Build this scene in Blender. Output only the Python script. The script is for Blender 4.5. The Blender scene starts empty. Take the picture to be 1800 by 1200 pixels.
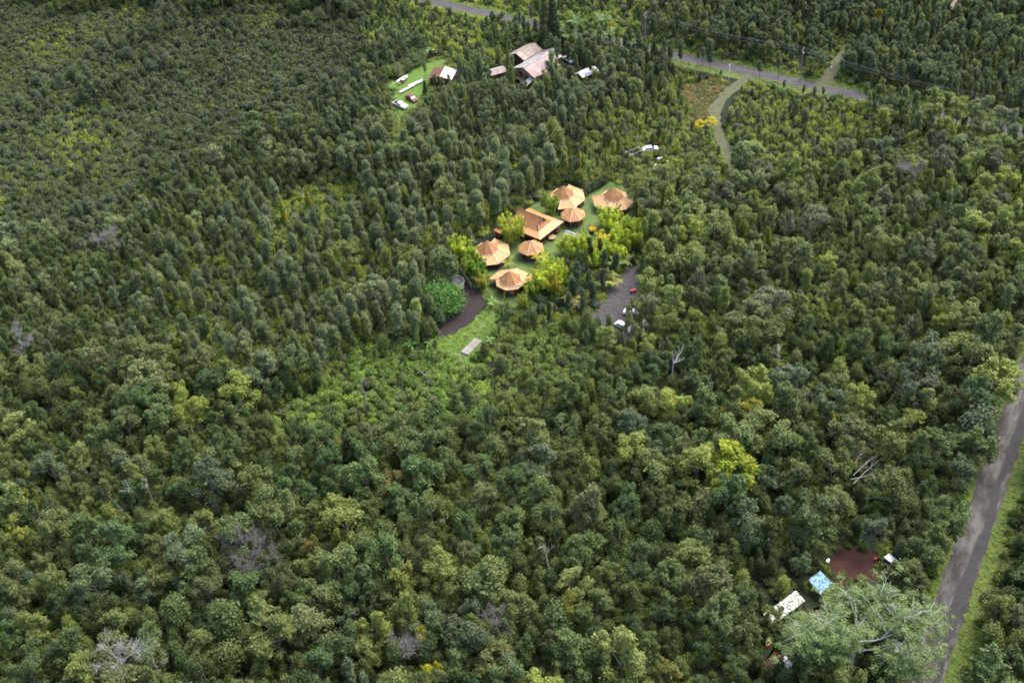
import bpy, math, random
import numpy as np
from mathutils import Vector, Matrix, Euler

random.seed(7)
RNG = np.random.default_rng(7)
PI = math.pi
sc = bpy.context.scene
C = sc.collection
R = math.radians

# ------------------------------------------------------------------ camera
F, VX, VY, H = 2150.0, 1120.0, 3050.0, 185.0       # focal length in photo pixels, nadir point, height above ground
_d = np.array([VX - 900, VY - 600, F]); _d /= np.linalg.norm(_d)
_z = np.array([0, 0, 1.0]); _fw = _z - (_z @ _d) * _d; _fw /= np.linalg.norm(_fw); _rt = np.cross(_d, _fw)
def at(px, py, h=0.0):
    """ground position (x, y) whose point at height h is seen at photo pixel (px, py)"""
    r = np.array([px - 900, py - 600, F], float); t = (H - h) / (r @ _d); p = r * t
    return float(p @ _rt), float(p @ _fw)
def proj(x, y, z):
    c = np.multiply.outer(x, _rt) + np.multiply.outer(y, _fw) - np.multiply.outer(np.asarray(z) - H, _d)
    return 900 + F * c[..., 0] / c[..., 2], 600 + F * c[..., 1] / c[..., 2], c[..., 2]
cam = bpy.data.cameras.new('camera'); cam_o = bpy.data.objects.new('camera', cam); C.objects.link(cam_o)
cam.sensor_width = 36; cam.lens = F / 1800 * 36; cam.clip_end = 5000; cam.clip_start = 1
def _w(c): c = np.array(c, float); return Vector((c @ _rt, c @ _fw, -(c @ _d)))
_M = Matrix((_w((1, 0, 0)), _w((0, -1, 0)), _w((0, 0, -1)))).transposed()
cam_o.matrix_world = Matrix.Translation((0, 0, H)) @ _M.to_4x4()
sc.camera = cam_o

# ------------------------------------------------------------------ light
SUN_EL, SUN_AZ = R(57), R(38)          # azimuth measured from +X (right of the view) towards +Y (away)
w = bpy.data.worlds.new('World'); sc.world = w; w.use_nodes = True
nt = w.node_tree; nt.nodes.clear()
sky = nt.nodes.new('ShaderNodeTexSky'); sky.sky_type = 'NISHITA'; sky.sun_disc = False
sky.sun_elevation = SUN_EL; sky.sun_rotation = PI / 2 - SUN_AZ; sky.dust_density = 4; sky.air_density = 1.0; sky.ozone_density = 0.8
bg = nt.nodes.new('ShaderNodeBackground'); bg.inputs[1].default_value = 0.15
wo = nt.nodes.new('ShaderNodeOutputWorld')
nt.links.new(sky.outputs[0], bg.inputs[0]); nt.links.new(bg.outputs[0], wo.inputs[0])
sl = bpy.data.lights.new('sun', 'SUN'); sl.energy = 1.1; sl.angle = R(40); sl.color = (1.0, 0.98, 0.94)
so = bpy.data.objects.new('sun', sl); C.objects.link(so)
_dir = Vector((math.cos(SUN_EL) * math.cos(SUN_AZ), math.cos(SUN_EL) * math.sin(SUN_AZ), math.sin(SUN_EL)))
so.rotation_euler = _dir.to_track_quat('Z', 'Y').to_euler(); so.location = (0, 200, 250)
sc.view_settings.view_transform = 'Standard'; sc.view_settings.look = 'None'
sc.view_settings.exposure = 1.78; sc.view_settings.gamma = 1; sc.view_settings.use_curve_mapping = False
sc.cycles.filter_width = 1.75; sc.cycles.max_bounces = 7; sc.cycles.diffuse_bounces = 6; sc.cycles.glossy_bounces = 2
sc.cycles.transmission_bounces = 5; sc.cycles.caustics_reflective = False; sc.cycles.caustics_refractive = False

# ------------------------------------------------------------------ materials
def _nodes(name):
    m = bpy.data.materials.new(name); m.use_nodes = True; n = m.node_tree.nodes
    return m, n, m.node_tree.links, n['Principled BSDF']
def mat(name, rgb, rough=0.8, var=0.25, scale=3.0, bump=0.0, rgb2=None, metal=0.0, spec=0.3, wave=None, contrast=(0.3, 0.7)):
    m, n, l, b = _nodes(name)
    tc = n.new('ShaderNodeTexCoord'); nz = n.new('ShaderNodeTexNoise'); nz.inputs['Scale'].default_value = scale
    nz.inputs['Detail'].default_value = 6; nz.inputs['Roughness'].default_value = 0.65
    l.new(tc.outputs['Object'], nz.inputs['Vector'])
    mr = n.new('ShaderNodeMapRange'); mr.inputs[1].default_value = contrast[0]; mr.inputs[2].default_value = contrast[1]
    l.new(nz.outputs['Fac'], mr.inputs[0])
    mx = n.new('ShaderNodeMix'); mx.data_type = 'RGBA'
    lo = rgb2 or tuple(c * (1 - var) for c in rgb); hi = rgb if rgb2 else tuple(min(1, c * (1 + var)) for c in rgb)
    mx.inputs[6].default_value = (*lo, 1); mx.inputs[7].default_value = (*hi, 1)
    l.new(mr.outputs[0], mx.inputs[0]); col = mx.outputs[2]
    if wave:
        wv = n.new('ShaderNodeTexWave'); wv.inputs['Scale'].default_value = wave[0]; wv.inputs['Distortion'].default_value = wave[2] if len(wave) > 2 else 0
        wv.bands_direction = wave[1]; l.new(tc.outputs['Object'], wv.inputs['Vector'])
        m2 = n.new('ShaderNodeMix'); m2.data_type = 'RGBA'; m2.blend_type = 'MULTIPLY'; m2.inputs[0].default_value = 0.35
        l.new(col, m2.inputs[6]); l.new(wv.outputs['Color'], m2.inputs[7]); col = m2.outputs[2]
    oi = n.new('ShaderNodeObjectInfo'); hv = n.new('ShaderNodeHueSaturation')
    ma = n.new('ShaderNodeMapRange'); ma.inputs[3].default_value = 0.86; ma.inputs[4].default_value = 1.12
    l.new(oi.outputs['Random'], ma.inputs[0]); l.new(ma.outputs[0], hv.inputs['Value']); l.new(col, hv.inputs['Color'])
    l.new(hv.outputs[0], b.inputs['Base Color'])
    b.inputs['Roughness'].default_value = rough; b.inputs['Metallic'].default_value = metal
    b.inputs['Specular IOR Level'].default_value = spec
    if bump:
        bp = n.new('ShaderNodeBump'); bp.inputs['Strength'].default_value = bump; bp.inputs['Distance'].default_value = 0.1
        l.new(nz.outputs['Fac'], bp.inputs['Height']); l.new(bp.outputs[0], b.inputs['Normal'])
    return m
def foliage(name, spec=0.32, rough=0.55, trans=0.36, lo=0.66, hi=1.36, warm=(1.12, 1.02, 0.8)):
    """leaf material: colour comes from the plant's own tint, each leaf a little lighter or darker"""
    m, n, l, b = _nodes(name)
    a = n.new('ShaderNodeAttribute'); a.attribute_type = 'INSTANCER'; a.attribute_name = 'tint'
    s = n.new('ShaderNodeAttribute'); s.attribute_type = 'GEOMETRY'; s.attribute_name = 'shade'
    oi = n.new('ShaderNodeObjectInfo')
    mr = n.new('ShaderNodeMapRange'); mr.inputs[3].default_value = lo; mr.inputs[4].default_value = hi
    l.new(s.outputs['Fac'], mr.inputs[0])
    rn = n.new('ShaderNodeMapRange'); rn.inputs[3].default_value = 0.86; rn.inputs[4].default_value = 1.14
    l.new(oi.outputs['Random'], rn.inputs[0])
    mu = n.new('ShaderNodeMath'); mu.operation = 'MULTIPLY'; l.new(mr.outputs[0], mu.inputs[0]); l.new(rn.outputs[0], mu.inputs[1])
    v = n.new('ShaderNodeVectorMath'); v.operation = 'SCALE'; l.new(a.outputs['Color'], v.inputs[0]); l.new(mu.outputs[0], v.inputs['Scale'])
    wm = n.new('ShaderNodeMix'); wm.data_type = 'RGBA'; wm.blend_type = 'MULTIPLY'; wm.inputs[7].default_value = (*warm, 1)
    l.new(s.outputs['Fac'], wm.inputs[0]); l.new(v.outputs[0], wm.inputs[6])
    l.new(wm.outputs[2], b.inputs['Base Color']); b.inputs['Roughness'].default_value = rough; b.inputs['Specular IOR Level'].default_value = spec
    t = n.new('ShaderNodeBsdfTranslucent'); ms = n.new('ShaderNodeMixShader'); ms.inputs[0].default_value = trans
    l.new(wm.outputs[2], t.inputs[0]); l.new(b.outputs[0], ms.inputs[1]); l.new(t.outputs[0], ms.inputs[2])
    l.new(ms.outputs[0], n['Material Output'].inputs[0])
    return m
LEAF = foliage('leaf'); FROND = foliage('frond', trans=0.3, lo=0.55, hi=1.5)
BARK = mat('grey_bark', (0.17, 0.15, 0.125), 0.9, 0.4, 4); PALEBARK = mat('pale_bark', (0.44, 0.43, 0.39), 0.85, 0.25, 3)
DEADWOOD = mat('dead_wood', (0.17, 0.155, 0.145), 0.9, 0.4, 3); PALEWOOD = mat('bleached_wood', (0.30, 0.29, 0.275), 0.9, 0.3, 3)
SOIL = mat('forest_floor', (0.018, 0.026, 0.009), 1, 0.5, 0.35, rgb2=(0.008, 0.010, 0.005))
LAWN = mat('lawn', (0.105, 0.155, 0.038), 0.9, 0.25, 0.32, 0.3, rgb2=(0.05, 0.078, 0.02), contrast=(0.35, 0.65))
MEADOW = mat('rough_grass', (0.085, 0.14, 0.02), 0.9, 0.3, 0.6, 0.4, rgb2=(0.055, 0.105, 0.015))
DRYGRASS = mat('dry_grass', (0.11, 0.09, 0.035), 0.95, 0.3, 0.4, 0.4, rgb2=(0.06, 0.07, 0.02))
VERGE = mat('verge_grass', (0.09, 0.115, 0.025), 0.95, 0.3, 0.3, 0.3, rgb2=(0.05, 0.075, 0.018))
CINDER = mat('dark_cinder', (0.036, 0.026, 0.026), 0.95, 0.35, 1.2, 0.6, rgb2=(0.018, 0.013, 0.014))
GRAVEL = mat('grey_gravel', (0.078, 0.075, 0.079), 0.95, 0.3, 1.1, 0.6, rgb2=(0.032, 0.028, 0.026))
TRACKM = mat('grassy_gravel', (0.088, 0.086, 0.052), 0.95, 0.2, 0.8, 0.3, rgb2=(0.045, 0.056, 0.022))
REDDIRT = mat('red_dirt', (0.055, 0.023, 0.017), 0.95, 0.35, 0.5, 0.5, rgb2=(0.03, 0.013, 0.009))
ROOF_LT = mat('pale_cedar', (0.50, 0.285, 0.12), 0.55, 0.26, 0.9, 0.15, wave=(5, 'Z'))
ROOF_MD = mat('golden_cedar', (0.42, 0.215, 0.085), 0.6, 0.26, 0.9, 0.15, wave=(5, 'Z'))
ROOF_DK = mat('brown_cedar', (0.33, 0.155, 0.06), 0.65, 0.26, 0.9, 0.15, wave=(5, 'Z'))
CAPM = mat('cream_trim', (0.66, 0.50, 0.33), 0.6, 0.06, 2)
REDWOOD = mat('redwood_wall', (0.16, 0.055, 0.022), 0.7, 0.3, 1.5, wave=(4, 'X')); DARKWOOD = mat('dark_wood', (0.07, 0.04, 0.025), 0.8, 0.3, 2)
TANWOOD = mat('tan_wood', (0.33, 0.22, 0.13), 0.8, 0.3, 2, wave=(2, 'X')); GREYWOOD = mat('grey_planks', (0.20, 0.185, 0.155), 0.9, 0.25, 1.5)
FENCEM = mat('weathered_fence', (0.38, 0.34, 0.27), 0.9, 0.3, 1.5)
TANKM = mat('cream_tank', (0.42, 0.42, 0.29), 0.7, 0.12, 1); TARPBLK = mat('black_liner', (0.022, 0.025, 0.029), 0.5, 0.3, 0.8, 0.3, spec=0.3)
GREYCANVAS = mat('grey_canvas', (0.32, 0.32, 0.32), 0.8, 0.2, 1.2)
WHITEP = mat('white_paint', (0.62, 0.62, 0.62), 0.4, 0.06, 1.5); REDP = mat('maroon_paint', (0.13, 0.03, 0.045), 0.35, 0.2, 1.5)
GLASS = mat('dark_glass', (0.03, 0.035, 0.04), 0.12, 0.1, 1, spec=0.6); TYRE = mat('tyre_rubber', (0.02, 0.02, 0.02), 0.9, 0.1, 1)
STEEL = mat('bare_steel', (0.45, 0.45, 0.46), 0.5, 0.1, 2, metal=0.5); RED = mat('red_plastic', (0.55, 0.06, 0.04), 0.5, 0.1, 2)
ORANGE = mat('orange_plastic', (0.65, 0.20, 0.06), 0.5, 0.1, 2); BLUE = mat('blue_plastic', (0.02, 0.05, 0.30), 0.5, 0.1, 2)
TINGREY = mat('grey_tin', (0.36, 0.36, 0.34), 0.55, 0.25, 0.8, rgb2=(0.24, 0.22, 0.2), wave=(2.2, 'X'))
TINPINK = mat('rusty_pink_tin', (0.38, 0.32, 0.30), 0.65, 0.3, 0.6, rgb2=(0.27, 0.16, 0.14), wave=(2.2, 'X'))
TINTAN = mat('tan_tin', (0.36, 0.32, 0.26), 0.65, 0.3, 0.6, rgb2=(0.22, 0.16, 0.115), wave=(2.2, 'X'))
TINRUST = mat('rusted_tin', (0.17, 0.075, 0.05), 0.8, 0.3, 0.6, rgb2=(0.10, 0.045, 0.03), wave=(2.2, 'X'))
TINCREAM = mat('cream_tin', (0.55, 0.51, 0.42), 0.6, 0.15, 0.6, wave=(2.2, 'X'))
WALLBR = mat('brown_boards', (0.26, 0.155, 0.085), 0.8, 0.3, 1.5, wave=(3, 'X'))
MOULDWHITE = mat('leaf_littered_white', (0.5, 0.5, 0.48), 0.7, 0.1, 1.6, rgb2=(0.10, 0.12, 0.05), contrast=(0.46, 0.53))
BLUETARP = mat('leaf_littered_blue_tarp', (0.15, 0.30, 0.52), 0.6, 0.1, 1.8, rgb2=(0.06, 0.10, 0.06), contrast=(0.42, 0.54))
MASTMAT = mat('utility_pole_wood', (0.22, 0.19, 0.16), 0.9, 0.2, 2)

# ------------------------------------------------------------------ helpers
class MB:
    def __init__(s): s.v = []; s.f = []
    def add(s, vs, fs):
        o = len(s.v); s.v += [tuple(p) for p in vs]; s.f += [tuple(i + o for i in f) for f in fs]; return s
    def box(s, c, d, rz=0.0, tilt=None):
        m = Euler(tilt or (0, 0, rz)).to_matrix(); c = Vector(c)
        vs = [c + m @ Vector((x * d[0] / 2, y * d[1] / 2, z * d[2] / 2)) for z in (-1, 1) for x, y in ((-1, -1), (1, -1), (1, 1), (-1, 1))]
        return s.add(vs, [(3, 2, 1, 0), (4, 5, 6, 7), (0, 1, 5, 4), (1, 2, 6, 5), (2, 3, 7, 6), (3, 0, 4, 7)])
    def slab(s, pts, t=0.06, up=False):
        """a panel through the given points (top face), t thick, along its own normal"""
        p = [Vector(q) for q in pts]; n = Vector((0, 0, 0))
        for i in range(len(p)): n += (p[i] - p[0]).cross(p[(i + 1) % len(p)] - p[0])
        n = Vector((0, 0, 1)) if up or n.length == 0 else n.normalized()
        if n.z < 0 and not up: p.reverse(); n = -n
        k = len(p); vs = p + [q - n * t for q in p]
        return s.add(vs, [tuple(range(k)), tuple(range(2 * k - 1, k - 1, -1))] + [(i, i + k, (i + 1) % k + k, (i + 1) % k) for i in range(k)])
    def tube(s, path, rad, n=6):
        path = [Vector(p) for p in path]; k = len(path); vs = []; fs = []
        if not hasattr(rad, '__len__'): rad = [rad] * k
        for i, p in enumerate(path):
            t = (path[min(i + 1, k - 1)] - path[max(i - 1, 0)]); t = t.normalized() if t.length else Vector((0, 0, 1))
            a = t.orthogonal().normalized() if abs(t.z) > 0.99 else t.cross(Vector((0, 0, 1))).normalized(); b = t.cross(a)
            vs += [p + (a * math.cos(2 * PI * j / n) + b * math.sin(2 * PI * j / n)) * rad[i] for j in range(n)]
        for i in range(k - 1):
            fs += [(i * n + j, i * n + (j + 1) % n, (i + 1) * n + (j + 1) % n, (i + 1) * n + j) for j in range(n)]
        return s.add(vs, fs + [tuple(range(n - 1, -1, -1)), tuple(range((k - 1) * n, k * n))])
    def lathe(s, prof, n=24, c=(0, 0, 0)):
        vs = []; fs = []; k = len(prof)
        for r, z in prof: vs += [(c[0] + r * math.cos(2 * PI * j / n), c[1] + r * math.sin(2 * PI * j / n), c[2] + z) for j in range(n)]
        for i in range(k - 1): fs += [(i * n + j, i * n + (j + 1) % n, (i + 1) * n + (j + 1) % n, (i + 1) * n + j) for j in range(n)]
        return s.add(vs, fs + [tuple(range(n - 1, -1, -1)), tuple(range((k - 1) * n, k * n))])
    def mesh(s, name, m, smooth=False):
        me = bpy.data.meshes.new(name); me.from_pydata(s.v, [], s.f); me.materials.append(m)
        if smooth: me.polygons.foreach_set('use_smooth', [True] * len(me.polygons))
        return me
    def build(s, name, m, parent=None, loc=(0, 0, 0), smooth=False, rz=0):
        return put(name, s.mesh(name, m, smooth), parent, loc, rz)
def put(name, me, parent=None, loc=(0, 0, 0), rz=0):
    o = bpy.data.objects.new(name, me); C.objects.link(o); o.parent = parent; o.location = loc; o.rotation_euler = (0, 0, rz); return o
def tag(o, label, cat, group=None):
    o['label'] = label; o['category'] = cat
    if group: o['group'] = group
    return o
def thing(name, label, cat, loc, rz=0, group=None):
    o = bpy.data.objects.new(name, None); C.objects.link(o); o.empty_display_size = 0.5
    o.location = (loc[0], loc[1], loc[2] if len(loc) > 2 else 0); o.rotation_euler = (0, 0, rz); return tag(o, label, cat, group)
def struct(o): o['kind'] = 'structure'; return o

# ------------------------------------------------------------------ leaves
def leafcloud(clumps, size, cover, rng, down=-0.35, elong=0.65, flat=0.35):
    """clumps: (centre, radii) ellipsoids covered with small leaf faces -> verts, faces, shade per face"""
    V = []; S = []
    for q_ in clumps:
        c, r = q_[0], q_[1]; cov = cover * (q_[2] if len(q_) > 2 else 1); c = np.asarray(c, float); r = np.asarray(r, float)
        area = 4 * PI * (((r[0] * r[1]) ** 1.6 + (r[0] * r[2]) ** 1.6 + (r[1] * r[2]) ** 1.6) / 3) ** (1 / 1.6)
        n = max(8, int(cov * area * 0.75 / (size * size * 2 * elong)))
        d = rng.normal(size=(n, 3)); d /= np.linalg.norm(d, axis=1)[:, None]
        m = d[:, 2] < down; d[m, 2] *= -1
        p = c + d * r * np.where(rng.uniform(size=(n, 1)) < .28, rng.uniform(0.9, 1.7 if len(q_) < 3 else 1.25, (n, 1)), rng.uniform(0.45, 1.05, (n, 1)))
        nn = d / r * r.mean() + 0.75 * rng.normal(size=(n, 3)); nn[:, 2] += flat; nn /= np.linalg.norm(nn, axis=1)[:, None]
        t = np.cross(nn, rng.normal(size=(n, 3))); t /= np.linalg.norm(t, axis=1)[:, None] + 1e-9; b = np.cross(nn, t)
        a = (size * rng.uniform(0.55, 1.35, n))[:, None]; e = a * elong * rng.uniform(0.75, 1.25, (n, 1))
        V.append(np.stack([p + t * a, p + b * e, p - t * a, p - b * e], 1).reshape(-1, 3))
        S.append(np.clip(rng.uniform(0, 0.5) + rng.uniform(0, 0.5, n), 0, 1))
    V = np.concatenate(V); S = np.concatenate(S)
    return V, np.arange(len(V)).reshape(-1, 4), S
def mesh_from(name, V, Fq, S, mats, extra=None):
    """leaf quads plus optional extra polygons (trunk) in the second material slot"""
    v = [tuple(x) for x in V]; f = [tuple(int(i) for i in q) for q in Fq]; nl = len(f); sh = list(S)
    if extra is not None:
        o = len(v); v += extra.v; f += [tuple(i + o for i in q) for q in extra.f]; sh += [0.5] * len(extra.f)
    me = bpy.data.meshes.new(name); me.from_pydata(v, [], f)
    for m in mats: me.materials.append(m)
    a = me.attributes.new('shade', 'FLOAT', 'FACE'); a.data.foreach_set('value', np.array(sh, np.float32))
    if extra is not None:
        mi = np.zeros(len(f), np.int32); mi[nl:] = 1; me.polygons.foreach_set('material_index', mi)
    return me
def branchy(mb, p, d, length, r, depth, rng, spread=0.6, n=4, droop=0.0, kids=3, minr=0.015):
    pts = [Vector(p)]; d = Vector(d).normalized()
    for i in range(n):
        d = (d + Vector(rng.normal(size=3)) * 0.14 + Vector((0, 0, -droop))).normalized(); pts.append(pts[-1] + d * length / n)
    mb.tube(pts, [max(minr, r * (1 - 0.55 * i / n)) for i in range(n + 1)], 5 if r > 0.06 else 4)
    ends = [pts[-1]]
    if depth > 0:
        for k in range(kids):
            q = pts[rng.integers(max(1, n // 2), n + 1)]
            nd = (d + Vector(rng.normal(size=3)) * spread).normalized(); nd.z = nd.z if nd.z > -0.2 else -nd.z
            ends += branchy(mb, q, nd, length * rng.uniform(0.5, 0.75), r * 0.5, depth - 1, rng, spread, n, droop, kids, minr)
    return ends
def trunk_mb(h, r, rng, limbs, lean=0.25):
    mb = MB(); top = Vector((rng.normal() * lean, rng.normal() * lean, h))
    mid = top * 0.5 + Vector((rng.normal() * lean * .6, rng.normal() * lean * .6, 0))
    mb.tube([(0, 0, -0.3), mid, top], [r, r * .75, r * .4], 6)
    for e in limbs:
        e = Vector(e); s = mid.lerp(top, rng.uniform(0.0, 0.8)); mb.tube([s, s.lerp(e, 0.5) + Vector((0, 0, .2)), e], [r * .45, r * .3, r * .14], 4)
    return mb
def form_broad(seed, Rm=3.0, hb=3.6, ht=9.0, leaf=0.135, cover=1.05):
    rng = np.random.default_rng(seed); cl = []; limbs = []
    nl = rng.integers(7, 13); lop = rng.uniform(0, 2 * PI)
    for i in range(nl):
        a = rng.uniform(0, 2 * PI); q = Rm * .78 * math.sqrt(rng.uniform(0.0, 1)) * (1 + .25 * math.cos(a - lop)); lr = Rm * rng.uniform(0.20, 0.36); lh = lr * rng.uniform(1.1, 1.9)
        zt = hb + (ht - hb) * (1.0 - .50 * (q / Rm) ** 1.5) + rng.normal() * .75; L = np.array([q * math.cos(a), q * math.sin(a), zt - lh]); limbs.append(L)
        cl.append((L, (lr * .85, lr * .85, lh * .9), .7))
        for j in range(rng.integers(8, 13)):
            d = rng.normal(size=3); d /= np.linalg.norm(d); d[2] = abs(d[2]) if rng.uniform() < .7 else d[2]
            cr = lr * rng.uniform(0.22, 0.48); cl.append((L + d * np.array([lr, lr, lh]) * rng.uniform(.6, 1.12), (cr, cr, cr * rng.uniform(.75, 1.25))))
    for i in range(11):                                            # lower skirts
        a = rng.uniform(0, 2 * PI); cr = Rm * .2; cl.append(((Rm * rng.uniform(.45, .75) * math.cos(a), Rm * rng.uniform(.45, .75) * math.sin(a), hb + (ht - hb) * rng.uniform(0.05, .4)), (cr, cr, cr)))
    return leafcloud(cl, leaf, cover, rng), trunk_mb(hb + (ht - hb) * .4, 0.15, rng, limbs[::2])
def form_slender(seed, Rm=1.15, hb=2.6, ht=9.5, leaf=0.125, cover=1.05, body=.8):
    rng = np.random.default_rng(seed); cl = []
    lx, ly = rng.normal() * .3, rng.normal() * .3; n = rng.integers(20, 28)
    for i in range(n):
        t = (i + .5) / n; prof = (min(1, (t + .12) / .35) ** .7) * math.sqrt(max(.05, 1 - max(0, (t - .55) / .47) ** 2))
        a = rng.uniform(0, 2 * PI); q = Rm * prof * rng.uniform(0.35, .85); cr = rng.uniform(.36, .62)
        cl.append(((lx * t + q * math.cos(a), ly * t + q * math.sin(a), hb + (ht - hb - .5) * t), (cr, cr, cr * rng.uniform(1, 1.5))))
    for i in range(6): cl.append(((lx * .6, ly * .6, hb + (ht - hb) * (.18 + .13 * i)), (Rm * .72, Rm * .72, (ht - hb) * .11), body))
    return leafcloud(cl, leaf, cover, rng), trunk_mb(ht * .9, 0.10, rng, [c[0] for c in cl[2::5]], .1)
def form_dome(seed, Rm=1.8, hb=0.8, ht=4.0, leaf=0.155, cover=1.05, n=24):
    rng = np.random.default_rng(seed); cl = []
    for i in range(n):
        d = rng.normal(size=3); d /= np.linalg.norm(d); d[2] = abs(d[2]) * .9; cr = Rm * rng.uniform(.2, .36)
        cl.append((np.array([0, 0, hb]) + d * np.array([Rm * .78, Rm * .78, ht - hb - .3]) * rng.uniform(.55, 1.0), (cr, cr, cr * .8)))
    cl.append((np.array([0, 0, hb + .1]), (Rm * .8, Rm * .8, ht - hb - .4), .8))
    return leafcloud(cl, leaf, cover, rng), trunk_mb(ht * .6, 0.09, rng, [c[0] for c in cl[::6]], .1)
def form_fern(seed, Rm=1.2, ht=0.8):
    rng = np.random.default_rng(seed); cl = []
    for i in range(6):
        a = rng.uniform(0, 2 * PI); q = Rm * rng.uniform(0, .75); cr = Rm * rng.uniform(.35, .6)
        cl.append(((q * math.cos(a), q * math.sin(a), 0.15), (cr, cr, ht * rng.uniform(.5, .9))))
    return leafcloud(cl, 0.19, 1.1, rng, down=0, elong=.45, flat=.5)
def form_bare(seed, Rm=2.2, hb=3, ht=8):
    rng = np.random.default_rng(seed); mb = MB(); mb.tube([(0, 0, -.3), (.1, 0, hb), (.0, .1, ht * .8)], [.15, .12, .06], 6)
    for k in range(9):
        z = hb + (ht * .75 - hb) * k / 8; a = rng.uniform(0, 2 * PI)
        branchy(mb, (.05, .05, z), (math.cos(a), math.sin(a), rng.uniform(.5, 1.3)), rng.uniform(1.6, 2.8), .06, 2, rng, .55, 3, 0, 4, .02)
    return mb

# ------------------------------------------------------------------ setting: ground, roads, clearings
def px_poly(pts): return [at(*p) for p in pts]
_RG = np.random.default_rng(91)
def ragged(pts, amp, step=.9):
    out = []
    for (x0, y0), (x1, y1) in zip(pts, pts[1:] + pts[:1]):
        L = math.hypot(x1 - x0, y1 - y0); n = max(1, int(L / step)); nx, ny = -(y1 - y0) / L, (x1 - x0) / L
        for i in range(n):
            t = i / n; a = amp * _RG.normal() * .6 + amp * math.sin(L * t * 1.3 + x0) * .6; out.append((x0 + (x1 - x0) * t + nx * a, y0 + (y1 - y0) * t + ny * a))
    return out
def sheet(name, pts, z, m):
    pts = ragged(pts, .28) if len(pts) > 4 else pts; mb = MB(); mb.add([(x, y, z) for x, y in pts], [tuple(range(len(pts)))])
    o = mb.build(name, m); struct(o)
    if o.data.polygons[0].normal.z < 0: o.data.flip_normals()
    return o
def ribbon(name, pts, width, z, m, rag=.16):
    pts = [Vector((*p, 0)) for p in pts]
    if not hasattr(width, '__len__'): width = [width] * len(pts)
    if len(pts) < 100:                                # break the edge up every metre or so
        P2, W2 = [], []
        for a, b, wa, wb in zip(pts[:-1], pts[1:], width[:-1], width[1:]):
            k = max(1, min(400, int((b - a).length / 1.3)))
            for i in range(k): P2.append(a.lerp(b, i / k)); W2.append(wa + (wb - wa) * i / k)
        pts, width = P2 + [pts[-1]], W2 + [width[-1]]
    vs = []; n = len(pts)
    for i, p in enumerate(pts):
        t = (pts[min(i + 1, n - 1)] - pts[max(i - 1, 0)]).normalized(); s = Vector((-t.y, t.x, 0)); ww = width[i] if hasattr(width, '__len__') else width
        vs += [p + s * (ww / 2 + _RG.normal() * rag) + Vector((0, 0, z)), p - s * (ww / 2 + _RG.normal() * rag) + Vector((0, 0, z))]
    mb = MB(); mb.add(vs, [(2 * i, 2 * i + 1, 2 * i + 3, 2 * i + 2) for i in range(n - 1)]); return struct(mb.build(name, m))
sheet('ground', [(-2500, -1500), (2500, -1500), (2500, 3500), (-2500, 3500)], 0.0, SOIL)
UR0, UR1 = Vector(at(846, 22)), Vector(at(1447, 155)); UD = (UR1 - UR0).normalized(); UN = Vector((-UD.y, UD.x))
ua, ub = UR0 - UD * 500, UR1 + UD * 300
RR0, RR1 = Vector(at(1714, 937)), Vector(at(1766, 787)); RD = (RR1 - RR0).normalized(); RN = Vector((RD.y, -RD.x))      # RN points to the right
ra, rb = RR0 - RD * 120, RR1 + RD * 320
def road_mat(name, ang, cols):
    m, n, l, b = _nodes(name); tc = n.new('ShaderNodeTexCoord'); outs = []
    for sc_, an in (((.035, .42, 1), 1), ((.10, .22, 1), 1), ((2.2, 2.2, 1), 0)):
        mp = n.new('ShaderNodeMapping'); mp.vector_type = 'TEXTURE' if False else 'POINT'; mp.inputs['Rotation'].default_value = (0, 0, -ang); l.new(tc.outputs['Object'], mp.inputs['Vector'])
        vm = n.new('ShaderNodeVectorMath'); vm.operation = 'MULTIPLY'; vm.inputs[1].default_value = sc_; l.new(mp.outputs[0], vm.inputs[0])
        nz = n.new('ShaderNodeTexNoise'); nz.inputs['Scale'].default_value = 1.6; nz.inputs['Detail'].default_value = 8; nz.inputs['Roughness'].default_value = .7; l.new(vm.outputs[0], nz.inputs['Vector'])
        mr = n.new('ShaderNodeMapRange'); mr.inputs[1].default_value = .40; mr.inputs[2].default_value = .62; l.new(nz.outputs['Fac'], mr.inputs[0]); outs.append((mr.outputs[0], nz))
    def mix(fac, a, c, f=None):
        x = n.new('ShaderNodeMix'); x.data_type = 'RGBA'; l.new(fac, x.inputs[0])
        if isinstance(a, tuple): x.inputs[6].default_value = (*a, 1)
        else: l.new(a, x.inputs[6])
        if isinstance(c, tuple): x.inputs[7].default_value = (*c, 1)
        else: l.new(c, x.inputs[7])
        return x.outputs[2]
    c1 = mix(outs[0][0], cols[0], cols[1]); c2 = mix(outs[1][0], c1, cols[2]); sp = n.new('ShaderNodeMath'); sp.operation = 'MULTIPLY'; sp.inputs[1].default_value = .45; l.new(outs[2][0], sp.inputs[0])
    l.new(mix(sp.outputs[0], c2, cols[3]), b.inputs['Base Color']); b.inputs['Specular IOR Level'].default_value = .4
    rr = n.new('ShaderNodeMapRange'); rr.inputs[3].default_value = .55; rr.inputs[4].default_value = .9; l.new(outs[1][0], rr.inputs[0]); l.new(rr.outputs[0], b.inputs['Roughness'])
    bp = n.new('ShaderNodeBump'); bp.inputs['Strength'].default_value = .5; bp.inputs['Distance'].default_value = .05; l.new(outs[2][1].outputs['Fac'], bp.inputs['Height']); l.new(bp.outputs[0], b.inputs['Normal'])
    return m
ROADM = road_mat('worn_asphalt', math.atan2(RD.y, RD.x), ((.010, .009, .008), (.026, .0255, .0245), (.015, .013, .011), (.040, .037, .033)))
ROADU = road_mat('grey_asphalt', math.atan2(UD.y, UD.x), ((.028, .027, .028), (.044, .043, .044), (.035, .034, .035), (.056, .054, .053)))
ribbon('roadside_grass', [ua, ub], 11.5, 0.004, VERGE)
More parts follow.
